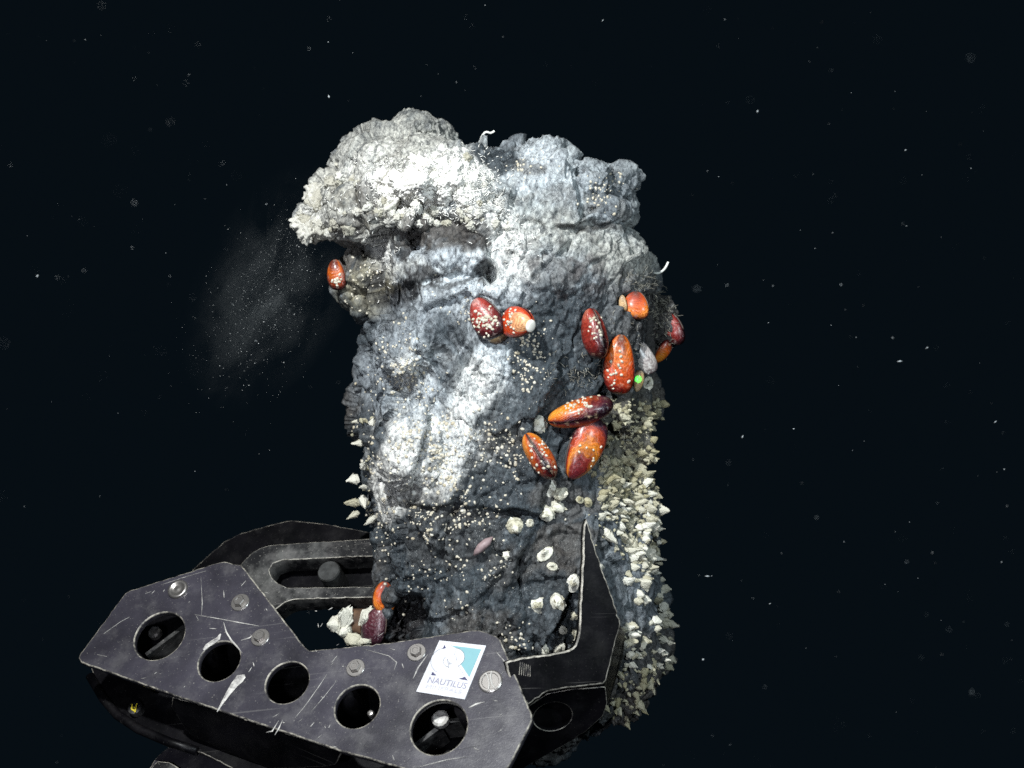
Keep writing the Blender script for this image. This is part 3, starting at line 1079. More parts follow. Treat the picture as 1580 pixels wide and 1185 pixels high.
# single barnacles on the near face, every plate a part
def face_barnacle(px, py, rmm, label, tilt=(0, 0), tall=0.64, wide=1.0, name='barnacle', mat=None):
    h = hit(px, py)
    if h is None:
        return
    p = h[0]
    nn = (soft_normal(px, py, 14) + Vector((tilt[0], -0.35, tilt[1]))).normalized()
    root = empty(name, p)
    tag(root, label, 'barnacle')
    r = rmm * 1.22 / 1000.
    Mx = orient(nn, rnd.random() * 6.28) @ Matrix.Diagonal((r * rnd.uniform(.95, 1.25), r * rnd.uniform(.75, .95), r, 1))
    for v, f in barnacle_plates(int(px * 7 + py), tall, wide):
        me = mesh('plate', [Mx @ q for q in v], f)
        me.materials.append(mat or M_BARN)
        o = bpy.data.objects.new('plate', me)
        COL.objects.link(o)
        o.parent = root
    v, f = tube([(0, 0, -0.5), (0, 0, 0.1), (0, 0, .4 * tall), (0, 0, .75 * tall)], [.7 * wide, .68 * wide, .4 * wide, .1], 12)
    me = mesh('base', [Mx @ q for q in v], f)
    me.materials.append(mat or M_BARN)
    o = bpy.data.objects.new('base', me)
    COL.objects.link(o)
    o.parent = root


for a in [(851, 754, 17, 'white barnacle directly under the two lowest mussels', (.1, -.1)),
          (868, 762, 12, 'white barnacle tilted right, rightmost of the clump under the mussels', (.6, -.2)),
          (859, 783, 12, 'barnacle in the middle of the clump under the two lowest mussels', (.2, -.3)),
          (842, 793, 13, 'ribbed white barnacle lowest in the clump under the mussels', (-.1, -.4)),
          (796, 814, 16, 'long white barnacle leaning down right on the dark face', (.4, -.6)),
          (818, 809, 7, 'small barnacle just right of the long leaning one', (.2, -.2)),
          (785, 858, 10, 'small grey white barnacle left of the round one on the dark face', (0, -.2)),
          (841, 855, 13, 'round white barnacle alone in the middle of the dark face', (0, 0)),
          (852, 874, 8, 'low half buried barnacle below the lone round one', (0, .3)),
          (884, 900, 14, 'white barnacle pressed against the inner edge of the claw finger', (-.2, -.3)),
          (832, 934, 18, 'largest round ribbed barnacle low on the dark face', (0, 0)),
          (860, 931, 13, 'white barnacle right beside the largest round one', (.3, -.3)),
          (831, 654, 15, 'grey white barnacle wedged left of the level orange mussel', (-.3, .3)),
          (887, 950, 9, 'barnacle peeking over the finger edge beside the largest round one', (0, 0)),
          (868, 972, 9, 'left of two small barnacles in the crook of the finger', (0, 0)),
          (884, 978, 10, 'right of two small barnacles in the crook of the finger', (0, 0)),
          (862, 1000, 12, 'barnacle half sunk behind the lower finger edge', (0, .3)),
          (842, 1003, 8, 'small barnacle at the left end of the lower finger edge', (0, .3)),
          (894, 770, 8, 'left of two small olive barnacles above the finger tip', (0, 0)),
          (907, 775, 8, 'right of two small olive barnacles above the finger tip', (0, 0)),
          (1000, 592, 12, 'white barnacle to the right of the green laser dot', (.3, 0)),
          ]:
    face_barnacle(*a, mat=M_BARNO if 'olive' in a[3] else None)

# pointed barnacles on the left edge
for (px, py, y, r, ax, lab) in [(549, 651, 0, 10, (-1, -.3, 0), 'topmost pointed barnacle on the left edge of the rock'),
                                (575, 648, -60, 9, (.2, -.5, .8), 'barnacle pointing up, set in from the left edge'),
                                (550, 684, 0, 10, (-1, -.3, -.05), 'second pointed barnacle from the top on the left edge'),
                                (562, 716, -40, 12, (.2, -.8, .4), 'broad pale barnacle set in from the left edge'),
                                (540, 741, -5, 14, (-1, -.3, -.25), 'large barnacle pointing left and down at the left edge'),
                                (558, 752, -40, 9, (-.4, -.8, 0), 'dull barnacle just right of the large left pointing one'),
                                (540, 776, -10, 13, (-1, -.4, 0), 'left pointing barnacle of the low pair on the left edge'),
                                (562, 778, -30, 15, (.2, -.9, -.4), 'wide pale barnacle, right of the low left edge pair'),
                                (542, 797, -10, 10, (-.7, -.5, -.4), 'small round barnacle above the claw at the left edge'),
                                (568, 806, -30, 13, (-.6, -.6, -.4), 'lowest left edge barnacle, resting on the upper jaw')]:
    h = hit(px, py)
    yy = y / 1000.
    if h and h[0].y < 0.05:
        yy = min(yy, h[0].y)
    put_barnacle(B_LEFT[rnd.randrange(3)], P(px, py, yy) - Vector(ax).normalized() * r * 0.0004, Vector(ax).normalized(), r / 1000. * .78, lab, None)

# clump seen through the claw at the lower left
for (px, py, y, r, ax, lab) in [(531, 952, -80, 15, (-.4, -.6, .5), 'yellowish top barnacle of the lower left clump'),
                                (514, 963, -80, 13, (-.9, -.5, .1), 'leftmost barnacle of the lower left clump'),
                                (566, 955, -90, 17, (-.2, -.8, .2), 'wide barnacle of the lower left clump under the red mussel'),
                                (530, 976, -85, 13, (-.5, -.8, -.2), 'middle barnacle of the lower left clump'),
                                (545, 990, -95, 14, (-.2, -.9, -.3), 'lowest barnacle of the lower left clump'),
                                (566, 990, -100, 12, (.1, -.9, .1), 'barnacle between the plum mussel and the claw plate'),
                                (580, 942, -85, 9, (-.2, -.7, .6), 'small barnacle right below the red orange mussel')]:
    put_barnacle(B_WIDE[rnd.randrange(4)], P(px, py, y / 1000.), (Vector(ax) + Vector((0, -.5, 0))).normalized(), r / 1000. * 1.2, lab, None)

v, f = tube([P(600, 975, -.04), P(575, 965, -.05), P(545, 960, -.055), P(520, 965, -.06)], [.03, .026, .020, .012], 12)
o = link('rock_spur', mesh('rock_spur', v, f, True), m_plain('spur_rock', (.10, .055, .03), .8, 0, .6, 60.), chimney)

# the dense fringe along the right side
def fringe(n, poly, dens, mats, rr, push, label, group):
    made, tries = 0, 0
    while made < n and tries < n * 60:
        tries += 1
        px, py = rnd.uniform(poly[0], poly[1]), rnd.uniform(poly[2], poly[3])
        if rnd.random() > dens(px, py):
            continue
        h = hit(px, py)
        if h is None:
            continue
        if any((q - h[0]).length < rr[0] * 0.0008 for q in FR):
            continue
        FR.append(h[0])
        ax = (soft_normal(px, py, 8) * .8 + Vector((push[0] + rnd.gauss(0, .35), push[1] + rnd.gauss(0, .4), push[2] + rnd.gauss(0, .45)))).normalized()
        r = (rr[0] * .7 + (rr[1] * 1.12 - rr[0] * .7) * rnd.random() ** 1.3) / 1000.
        out_ = hit(px + 20, py) is None
        put_barnacle(mats[rnd.randrange(len(mats))], h[0] + ax * r * .3, ax, r, label + (', its tip against the dark water' if out_ else ', set in from the outline'), group + (', outermost' if out_ else ', inner'))
        made += 1
    return made


FR = []


def d_up(x, y):
    edge = 925 + 0.25 * (y - 640)
    return 1.0 if x > edge + 20 else (0.35 if x > edge - 10 else 0.0)


def d_mid(x, y):
    return 1.0 if x > 925 + max(0, (y - 780)) * .55 else 0.05


CLUMPS = [(rnd.uniform(965, 1050), 890 + 140 * i / 17) for i in range(18)] + [(1028 + 8 * math.sin(i * 3), 895 + 16 * i) for i in range(9)]


def d_low(x, y):
    if x < 950 and y < 1000:
        return 0.0
    return 1.0 if any((x - a) ** 2 + (y - b) ** 2 < 190 for a, b in CLUMPS) else 0.04


c1 = fringe(44, (925, 1035, 615, 705), d_up, B_TALLO, (5.5, 9.5), (.9, -.2, .1), 'olive barnacle high in the right fringe', 'olive barnacles high in the fringe')
c2 = fringe(72, (905, 1040, 705, 770), d_mid, B_TALLO + B_TALL[:1], (6.5, 10.5), (1.0, -.3, .1), 'tan barnacle packed right below the mussels', 'tan barnacles below the mussels')
c3 = fringe(92, (925, 1040, 765, 890), d_mid, B_TALL + B_WIDE, (7, 12), (1.0, -.35, 0), 'white barnacle in the thick middle fringe', 'white barnacles mid fringe')
c4 = fringe(62, (945, 1065, 890, 1030), d_low, B_TALL + B_WIDE, (7, 12.5), (.9, -.4, 0), 'white barnacle in the loose lower fringe', 'white barnacles low in the fringe')
c5 = fringe(52, (860, 1045, 1020, 1130), lambda x, y: 1.0 if (x - 880) * .55 + (y - 1030) > 40 else .1, B_TALLO, (7, 11), (.3, -.2, -.9), 'olive barnacle under the lower right rim', 'olive barnacles under the rim')
# the crust of tiny young barnacles between them
cv, cf = [], []
for (x0, x1, y0, y1, dn, n) in [(925, 1030, 615, 705, d_up, 160), (905, 1035, 705, 870, d_mid, 520), (535, 575, 640, 815, lambda x, y: .8, 60), (880, 1045, 1030, 1110, lambda x, y: .8, 90)]:
    for _ in range(n):
        px, py = rnd.uniform(x0, x1), rnd.uniform(y0, y1)
        h = hit(px, py)
        if h is None or rnd.random() > dn(px, py):
            continue
        ax = (h[1] + Vector((.5 + rnd.gauss(0, .3), -.1, rnd.gauss(0, .3)))).normalized()
        r = rnd.uniform(2.2, 6.0) / 1000.
        Mx = Matrix.Translation(h[0]) @ orient(ax, rnd.random() * 6.28) @ Matrix.Diagonal((r, r, r, 1))
        src = B_TALL[rnd.randrange(8)]
        off = len(cv)
        cv += [Mx @ v_.co for v_ in src.vertices]
        cf += [tuple(off + k for k in q.vertices) for q in src.polygons]
o = link('barnacle_crust', mesh('barnacle_crust', cv, cf), M_BARNO)
tag(o, 'crust of tiny young barnacles between the larger ones at the edges of the rock', 'barnacles', None, 'stuff')

# ------------------------------------------------------------------ limpets
def limpet_mesh(seed):
    r_ = random.Random(seed)
    vs, n = [], 9
    el = r_.uniform(.68, .85)
    for z, r in ((-.15, 1.0), (.22, .86), (.46, .5)):
        for j in range(n):
            t = 6.283 * j / n
            q = r * r_.uniform(.93, 1.05)
            vs.append(Vector((q * math.cos(t) + (1 - r) * .15, q * math.sin(t) * el, z)))
    vs.append(Vector((.16, 0, .56)))
    fs = grid_faces(3, n, True) + [(18 + j, 18 + (j + 1) % n, 27) for j in range(n)]
    me = mesh('limpet', vs, fs, True)
    return me


LM = [limpet_mesh(i) for i in range(6)]
for m_ in LM:
    m_.materials.append(M_LIMP)
spots = []
ZONES = [  # px, py, rx, ry, count, rmin, rmax, what, group
    (812, 545, 28, 60, 150, 1.6, 3.0, 'dark rock right of the pale face pair of mussels'),
    (625, 570, 45, 50, 170, 1.5, 2.8, 'pale bulge on the left of the rock'),
    (655, 700, 75, 65, 330, 1.6, 3.2, 'white streaked slope in the middle of the rock'),
    (690, 800, 85, 50, 190, 1.6, 3.2, 'dark rock under the white streaked slope'),
    (770, 690, 40, 70, 110, 1.8, 3.2, 'brown rock left of the amber mussel'),
    (650, 880, 60, 60, 70, 1.4, 2.6, 'dark lower left face of the rock'),
    (805, 985, 28, 28, 40, 2.0, 3.6, 'dark rock just above the claw finger'),
    (555, 700, 25, 80, 60, 1.5, 3.0, 'shadowed left edge of the rock'),
    (560, 450, 26, 40, 50, 1.4, 2.6, 'brown lump under the left overhang'),
    (930, 290, 36, 30, 70, 1.3, 2.6, 'slab at the upper right of the rock'),
    (805, 258, 26, 14, 40, 1.3, 2.6, 'dark hollow at the top of the rock'),
    (720, 480, 60, 60, 40, 1.5, 2.6, 'grey rock above the white streaks'),
    (590, 830, 14, 60, 40, 1.8, 3.0, 'rock rim beside the upper jaw'),
    (740, 880, 60, 50, 50, 1.5, 2.6, 'dark rock around the pink worm')]
for (cx, cy, rx, ry, n, r0, r1, what) in ZONES:
    cl = [(rnd.gauss(cx, rx * .55), rnd.gauss(cy, ry * .55)) for _ in range(max(3, n // 9))]
    for _ in range(n):
        if rnd.random() < .6:
            c = rnd.choice(cl)
            px, py = rnd.gauss(c[0], 7), rnd.gauss(c[1], 7)
        else:
            px, py = rnd.gauss(cx, rx * .6), rnd.gauss(cy, ry * .6)
        h = hit(px, py)
        if h:
            spots.append((r0 * .7 + (r1 * 1.1 - r0 * .7) * rnd.random() ** 1.6, h[0], h[1], 'small pale limpet on the ' + what, 'limpets on the ' + what))
for (cx, cy, rx, ry, n, what) in [(748, 500, 20, 18, 70, 'crusted dark red mussel'), (787, 492, 10, 20, 16, 'orange mussel with the broken beak'), (922, 500, 14, 22, 18, 'maroon seam edged mussel'),
                                  (950, 570, 18, 28, 22, 'large upright orange red mussel'), (885, 622, 28, 14, 54, 'level orange and purple mussel'), (838, 700, 20, 26, 30, 'amber diagonal seam mussel'),
                                  (905, 700, 20, 26, 10, 'long maroon mussel'), (518, 434, 10, 8, 14, 'small orange mussel at the left overhang'), (592, 920, 8, 12, 4, 'red orange mussel at the lower left')]:
    for _ in range(n):
        px, py = rnd.gauss(cx, rx * .6), rnd.gauss(cy, ry * .6)
        h, h0 = hit(px, py, BVA), hit(px, py)
        if h and (h0 is None or h0[0].y - h[0].y > 0.002):
            spots.append((rnd.uniform(1.7, 3.1), h[0], h[1], 'cream limpet riding on the ' + what, 'limpets on the ' + what))
spots.sort(key=lambda s: -s[0])
sv, sf = [], []
for i, (r, p, n_, lab, grp) in enumerate(spots):
    Mx = Matrix.Translation(p) @ orient((n_ + Vector((0, -.15, 0))).normalized(), rnd.random() * 6.28) @ Matrix.Diagonal((r / 1000., r / 1000., r / 1000. * rnd.uniform(.9, 1.5), 1))
    me = LM[i % 6]
    if i < 300:
        o = bpy.data.objects.new('limpet', me)
        COL.objects.link(o)
        o.matrix_world = Mx
        tag(o, lab, 'limpet', grp)
    else:
        off = len(sv)
        sv += [Mx @ v.co for v in me.vertices]
        sf += [tuple(off + k for k in q.vertices) for q in me.polygons]
o = link('limpet_scatter', mesh('limpet_scatter', sv, sf, True), M_LIMP)
tag(o, 'countless tiny pale limpets speckled all over the rock face', 'limpets', None, 'stuff')
print('limpets', len(spots))

# ------------------------------------------------------------------ worms, laser, fuzz
M_WORM = m_plain('worm_white', (0.72, 0.73, 0.68), 0.5)


def worm(name, pts, r, label, mat):
    pts = [P(a, b, c / 1000.) for a, b, c in pts]
    # smooth the path
    for _ in range(2):
        q = [pts[0]]
        for a, b in zip(pts, pts[1:]):
            q += [a * .75 + b * .25, a * .25 + b * .75]
        q.append(pts[-1])
        pts = q
    v, f = tube(pts, [r] * (len(pts) - 1) + [r * .7], 8)
    o = link(name, mesh(name, v, f, True), mat)
    tag(o, label, 'worm')


worm('white_worm', [(741, 224, -20), (741, 216, -22), (746, 206, -26), (751, 203, -28), (757, 206, -28), (763, 202, -28)], .0017, 'thin white worm standing up from the top of the rock', M_WORM)
worm('white_worm', [(996, 424, -10), (1003, 420, -20), (1012, 422, -24), (1018, 421, -24), (1025, 416, -26), (1029, 409, -28), (1031, 404, -28)], .0018, 'thin white worm curling off the right edge of the rock', M_WORM)
h = hit(745, 843)
y0 = h[0].y * 1000 - 5
v, f = tube([P(731, 857, y0 / 1000), P(735, 852, y0 / 1000 - .002), P(742, 845, y0 / 1000 - .004), P(752, 836, y0 / 1000 - .003), P(760, 829, y0 / 1000)], [.0012, .004, .0065, .006, .0015], 10)
o = link('pink_worm', mesh('pink_worm', v, f, True), m_plain('worm_pink', (.26, .19, .19), .5, 0, .4))
tag(o, 'stubby pink scale worm lying slantwise on the dark rock', 'worm')

hv, hf = [], []
for (cx, cy, rx, ry, n) in [(1015, 470, 26, 34, 120), (1030, 500, 16, 30, 60), (960, 540, 26, 40, 60), (900, 575, 40, 30, 70), (960, 680, 30, 50, 60), (990, 440, 20, 16, 60)]:
    for _ in range(n):
        px, py = rnd.gauss(cx, rx * .6), rnd.gauss(cy, ry * .6)
        h = hit(px, py)
        if not h:
            continue
        p, nn = h
        d1 = (nn + Vector((rnd.gauss(.3, .5), rnd.gauss(0, .4), rnd.gauss(0, .6)))).normalized()
        L_ = rnd.uniform(.005, .013)
        d2 = (d1 + Vector((rnd.gauss(0, .5), 0, rnd.gauss(0, .5)))).normalized()
        v, f = tube([p - d1 * .001, p + d1 * L_ * .5, p + d1 * L_ * .5 + d2 * L_ * .5], [.0006, .0005, .0003], 3, len(hv))
        hv += v
        hf += f
o = link('hydroid_fuzz', mesh('hydroid_fuzz', hv, hf), m_plain('hydroid', (.24, .23, .19), .8), chimney)
o['kind'] = 'stuff'

# green ranging laser that strikes the rock
lz = bpy.data.lights.new('ranging_laser', 'SPOT')
lz.energy = 90.0
lz.color = (0.03, 1.0, 0.12)
lz.spot_size = math.radians(1.1)
lz.spot_blend = 0.6
lz.shadow_soft_size = 0.001
lo = bpy.data.objects.new('ranging_laser', lz)
tg = hit(985, 585, BVA)[0]
lo.location = P(1000, 600, -0.75)
lo.rotation_euler = (tg - lo.location).to_track_quat('-Z', 'Y').to_euler()
COL.objects.link(lo)

# ------------------------------------------------------------------ the manipulator claw
claw = empty('manipulator_claw', P(420, 1080, -0.2))
tag(claw, 'black metal manipulator claw with drilled plate gripping the foot of the rock', 'robot claw')
TI = math.radians(41)
NP = Vector((-math.sin(math.radians(20)) * math.sin(TI), -math.cos(TI), math.cos(math.radians(20)) * math.sin(TI))).normalized()
P0 = P(735, 972, -0.245)


def chipped(lp, amp):
    """an outline cut into short runs, each nicked a little"""
    out_ = []
    for (a, b), (c_, d_) in zip(lp, list(lp[1:]) + [lp[0]]):
        L_ = math.hypot(c_ - a, d_ - b)
        n_ = max(1, int(L_ / 6))
        for i in range(n_):
            t = i / n_
            j = amp if i else amp * .4
            if rnd.random() < .06:
                j *= 2.2
            out_.append((a + (c_ - a) * t + rnd.gauss(0, j * .6), b + (d_ - b) * t + rnd.gauss(0, j * .6)))
    return out_


def plate(name, outline, p0, n, thick, mats, holes=(), bevel=0.0016, parent=None, ext=None, chip=0.5, label=None):
    """a slab whose outer face lies in the plane (p0, n); holes are lists of outline points; the rim bevel carries the worn material"""
    n = n.normalized()
    e1 = Vector((1, 0, 0))
    e1 = (e1 - n * e1.dot(n)).normalized()
    e2 = n.cross(e1)
    org_ = on_plane(*outline[0], p0, n) if not isinstance(outline[0], Vector) else outline[0]
    cu = bpy.data.curves.new(name, 'CURVE')
    cu.dimensions = '2D'
    cu.fill_mode = 'BOTH'
    for lp in [outline] + list(holes):
        pts = []
        if lp is outline and not isinstance(lp[0], Vector):
            lp = chipped(lp, chip)
        for q in lp:
            v_ = q if isinstance(q, Vector) else on_plane(q[0], q[1], p0, n)
            v_ = v_ - org_
            pts.append((v_.dot(e1), v_.dot(e2)))
        sp = cu.splines.new('POLY')
        sp.points.add(len(pts) - 1)
        for s_, (a, b) in zip(sp.points, pts):
            s_.co = (a, b, 0, 1)
        sp.use_cyclic_u = True
    cu.extrude = max(thick / 2 - bevel, 1e-5)
    cu.bevel_depth = bevel
    cu.bevel_resolution = 1
    cu.offset = -bevel
    o = bpy.data.objects.new('tmp', cu)
    COL.objects.link(o)
    dg = bpy.context.evaluated_depsgraph_get()
    me = bpy.data.meshes.new_from_object(o.evaluated_get(dg))
    bpy.data.objects.remove(o)
    me.name = name
    me.materials.clear()
    for m in mats:
        me.materials.append(m)
    nz = np.empty(len(me.polygons) * 3)
    me.polygons.foreach_get('normal', nz)
    nz = nz.reshape(-1, 3)[:, 2]
    mi = np.where((nz > 0.08) & (nz < 0.985), min(1, len(mats) - 1), 0).astype(np.int32)
    me.polygons.foreach_set('material_index', mi)
    ob = bpy.data.objects.new(name, me)
    COL.objects.link(ob)
    par = parent or claw
    ob.parent = par
    M3 = Matrix((e1, e2, n)).transposed().to_4x4()
    Mw = Matrix.Translation(org_ - n * (thick / 2)) @ M3
    pw = WM[par.name] if par.name in WM else Matrix.Translation(par.location)
    ob.matrix_basis = pw.inverted() @ Mw
    WM[ob.name] = Mw
    if label:
        ob['label'] = label
    return ob


WM = {}


def put(name, me, Mw, par, mat=None, label=None):
    ob = bpy.data.objects.new(name, me)
    if mat is not None:
        me.materials.append(mat)
    COL.objects.link(ob)
    ob.parent = par
    pw = WM[par.name] if par.name in WM else Matrix.Translation(par.location)
    ob.matrix_basis = pw.inverted() @ Mw
    WM[ob.name] = Mw
    if label:
        ob['label'] = label
    return ob


def plane_circle(px, py, r, p0, n, seg=40, jitter=0.0):
    c = on_plane(px, py, p0, n)
    e1 = Vector((1, 0, 0))
    e1 = (e1 - n * e1.dot(n)).normalized()
    e2 = n.cross(e1)
    return [c + (e1 * math.cos(6.28318 * k / seg) + e2 * math.sin(6.28318 * k / seg)) * r * (1 + rnd.uniform(-jitter, jitter)) for k in range(seg)]


HOLES = [(246, 981, 41), (338, 1020, 34), (443, 1053, 35), (551, 1090, 36), (677, 1122, 45)]
holes3 = []
for (a, b, r) in HOLES:
    c = on_plane(a, b, P0, NP)
    k = (D + c.y) / D / 1000.
    holes3.append(plane_circle(a, b, r * k, P0, NP, 44))
front = plate('front_plate', [(121, 1015), (124, 1008), (193, 915), (200, 911), (340, 867), (347, 866), (370, 871), (377, 877), (470, 998), (477, 1004), (605, 991), (728, 972), (740, 972),
                              (765, 981), (772, 987), (821, 1103), (821, 1112), (788, 1178), (760, 1215), (690, 1205), (535, 1161), (533, 1161), (275, 1075), (125, 1022)], P0, NP, 0.011, [M_PLATE, M_EDGE], holes3, 0.0018,
              label='scratched grey black plate with five round holes')

# folded flange under the plate
fa, fb = on_plane(275, 1075, P0, NP), on_plane(533, 1161, P0, NP)
fd = (fb - fa).normalized()
nf = fd.cross(NP).normalized()
if nf.y > 0:
    nf = -nf
fp = fa - NP * 0.004
nfl = (nf * 0.92 + NP * 0.25).normalized()
plate('flange', [(266, 1076), (300, 1084), (528, 1160), (518, 1180), (500, 1183), (420, 1186), (380, 1172), (296, 1136), (288, 1128), (264, 1090)], fp, nfl, 0.008, [M_DARK, M_EDGE], (), 0.0014)

# lower plate of the jaw, joined by spacers
PB = P0 - NP * 0.10
lower = plate('lower_plate', [(150, 985), (200, 930), (340, 905), (420, 960), (470, 1030), (700, 1010), (770, 1040), (800, 1110), (760, 1200), (640, 1260), (430, 1222), (312, 1162), (262, 1149), (206, 1124), (176, 1100), (150, 1055), (140, 1030)],
              PB, NP, 0.010, [M_DARK, M_EDGE], (), 0.0012, label='dark lower plate of the jaw, mostly hidden')
for (a, b, r) in [(300, 985, .016), (520, 1055, .016), (715, 1085, .016), (200, 1010, .012)]:
    c = on_plane(a, b, P0, NP)
    v, f = tube([(0, 0, -0.1), (0, 0, -0.012)], r, 18)
    q = NP.to_track_quat('Z', 'Y').to_matrix().to_4x4()
    put('spacer', mesh('spacer', v, f, True), Matrix.Translation(c) @ q, claw, M_DARK)

# inner ribs that show through the holes
for (a, b, c_, d_) in [((225, 1010), (285, 965), .02, 0), ((640, 1150), (680, 1120), .02, 0), ((672, 1115), (725, 1108), .02, 0)]:
    A, B = on_plane(*a, P0 - NP * .05, NP), on_plane(*b, P0 - NP * .05, NP)
    d = (B - A).normalized()
    s_ = NP.cross(d) * .003
    vs_ = [A - s_, A + s_, B + s_, B - s_]
    vs_ = vs_ + [x - NP * .045 for x in vs_]
    put('rib', mesh('rib', vs_, [(0, 1, 2, 3), (4, 7, 6, 5), (0, 4, 5, 1), (1, 5, 6, 2), (2, 6, 7, 3), (3, 7, 4, 0)]), Matrix.Identity(4), claw, M_GREY)

# bolts
QN = NP.to_track_quat('Z', 'Y').to_matrix().to_4x4()


def ringmesh(name, prof, n, twist=0.0, smooth=False):
    vs_ = []
    for r, z in prof:
        for j in range(n):
            t = 6.28318 * j / n + twist
            vs_.append((r * math.cos(t), r * math.sin(t), z))
    fs_ = grid_faces(len(prof), n, True)
    fs_.append(tuple((len(prof) - 1) * n + j for j in range(n)))
    return mesh(name, vs_, fs_, smooth)


for (a, b, kind) in [(371, 930, 'hex'), (402, 984, 'hex'), (549, 1031, 'hex'), (643, 1007, 'hex'), (275, 910, 'ring'), (757, 1052, 'slot')]:
    c = on_plane(a, b, P0, NP)
    k = (D + c.y) / D / 1000.
    Mw = Matrix.Translation(c) @ QN @ Matrix.Diagonal((k, k, k, 1))
    if kind == 'hex':
        w = put('washer', ringmesh('washer', [(15, -.5), (15, 1.5), (14.2, 2.2), (9, 2.2)], 28), Mw, front, M_BOLT)
        put('bolt_head', ringmesh('bolt_head', [(9.2, 1.8), (9.2, 8.2), (8.2, 9.2), (5, 9.2), (4.4, 8.6)], 6, rnd.random()), Mw, front, M_BOLT)
    elif kind == 'ring':
        put('pin_cap', ringmesh('pin_cap', [(16, -.5), (16, 3), (14.5, 4.5), (11, 4.5), (9.5, 2.5), (5, 2), (2, 3)], 30, 0, True), Mw, front, M_BOLT)
    else:
        put('pin_head', ringmesh('pin_head', [(19, -.5), (19, 2.2), (17, 3.4), (14, 3.4), (13, 2.4)], 32), Mw, front, M_BOLT, 'slotted round pin head beside the sticker')
        for s_ in (-1, 1):
            vs_ = []
            for u in (-1, -.5, 0, .5, 1):
                x = s_ * (1.6 + 3.2 * u * u)
                vs_ += [(x - 1.3, 15 * u, 3.2), (x + 1.3, 15 * u, 3.2), (x + .9, 15 * u, 4.8), (x - .9, 15 * u, 4.8)]
            put('slot_lip', mesh('slot_lip', vs_, grid_faces(5, 4, True)), Mw @ Matrix.Rotation(.35, 4, 'Z'), front, M_SCRAPE_LIT)

# deep bolt, its light painted as pale metal, and bright nub inside the holes
for (a, b, dp, r, mt) in [(679, 1108, .040, .012, M_SCRAPE_LIT), (572, 1101, .03, .005, M_BOLT), (238, 975, .06, .010, M_BOLT)]:
    c = on_plane(a, b, P0 - NP * dp, NP)
    put('inner_bolt', ringmesh('inner_bolt', [(r, -.008), (r, 0), (r * .75, .003), (r * .4, .0034)], 12), Matrix.Translation(c) @ QN, claw, mt)

# scrape marks where paint or rock has smeared
def scrape(pts, w, off=0.0007, par=None):
    vs_, n = [], len(pts)
    c3 = [on_plane(a, b, P0 + NP * off, NP) for a, b in pts]
    for i, c in enumerate(c3):
        d = (c3[min(i + 1, n - 1)] - c3[max(i - 1, 0)]).normalized()
        s_ = NP.cross(d)
        ww = (w[i] if isinstance(w, (list, tuple)) else w * (1 if 0 < i < n - 1 else .3)) / 1000.
        ww *= rnd.uniform(.7, 1.2)
        vs_ += [c - s_ * ww, c + NP * .0006, c + s_ * ww]
    fs_ = []
    for i in range(n - 1):
        for j in range(2):
            fs_.append((i * 3 + j, i * 3 + j + 1, i * 3 + j + 4, i * 3 + j + 3))
    put('scrape_mark', mesh('scrape_mark', vs_, fs_), Matrix.Identity(4), front, M_SCRAPE_LIT)


for pts, w in [([(378, 1043), (370, 1047), (362, 1056), (352, 1070), (342, 1086), (335, 1098)], [3, 7, 6, 4, 2.5, .6]),
               ([(340, 978), (337, 985), (328, 991), (320, 996), (314, 1003)], [1.5, 3, 4, 3, 2]),
               ([(345, 960), (349, 975), (357, 988), (366, 998), (374, 1008)], 1.0),
               ([(300, 948), (340, 955), (372, 961), (400, 966)], .7), ([(505, 1040), (490, 1062), (470, 1090), (455, 1108)], .6),
               ([(520, 1050), (500, 1075), (480, 1098)], .5), ([(430, 1112), (420, 1128), (411, 1130)], 1.0), ([(436, 1111), (430, 1124), (424, 1134)], 1.0),
               ([(723, 1092), (735, 1086), (748, 1083)], 1.2), ([(660, 1010), (645, 1030), (637, 1048)], 1.6), ([(520, 1012), (512, 1022)], 1.3),
               ([(560, 1001), (600, 1012), (612, 1022), (608, 1034)], .7), ([(782, 1030), (770, 1044)], .8), ([(640, 1185), (690, 1172), (720, 1168)], .7), ([(160, 978), (185, 960), (200, 952)], .5),
               ([(250, 902), (280, 892), (318, 881)], .5), ([(600, 1000), (610, 1003)], 1.4), ([(765, 1005), (778, 1020), (786, 1040)], .8), ([(310, 890), (312, 930), (311, 950)], .5),
               ([(395, 975), (385, 984), (372, 988)], .8), ([(150, 1010), (165, 1013)], 1.0), ([(700, 1158), (740, 1150)], .5)]:
    scrape(pts, w)
for _ in range(110):
    a, b = rnd.uniform(180, 800), rnd.uniform(890, 1170)
    if not (b > 866 + max(0, (a - 370)) * .45 + max(0, 345 - a) * .33 + 8 and b < 1020 + (a - 121) * .34):
        continue
    if any((a - x) ** 2 + (b - y) ** 2 < (r + 14) ** 2 for x, y, r in HOLES) or (630 < a < 760 and b < 1090) or a > 780:
        continue
    an = rnd.choice((-.9, -.5, .3, 1.2)) + rnd.gauss(0, .2)
    L_ = rnd.uniform(2, 12)
    scrape([(a, b), (a + L_ * .5 * math.cos(an), b + L_ * .5 * math.sin(an)), (a + L_ * math.cos(an), b + L_ * math.sin(an))], rnd.uniform(.35, .8))

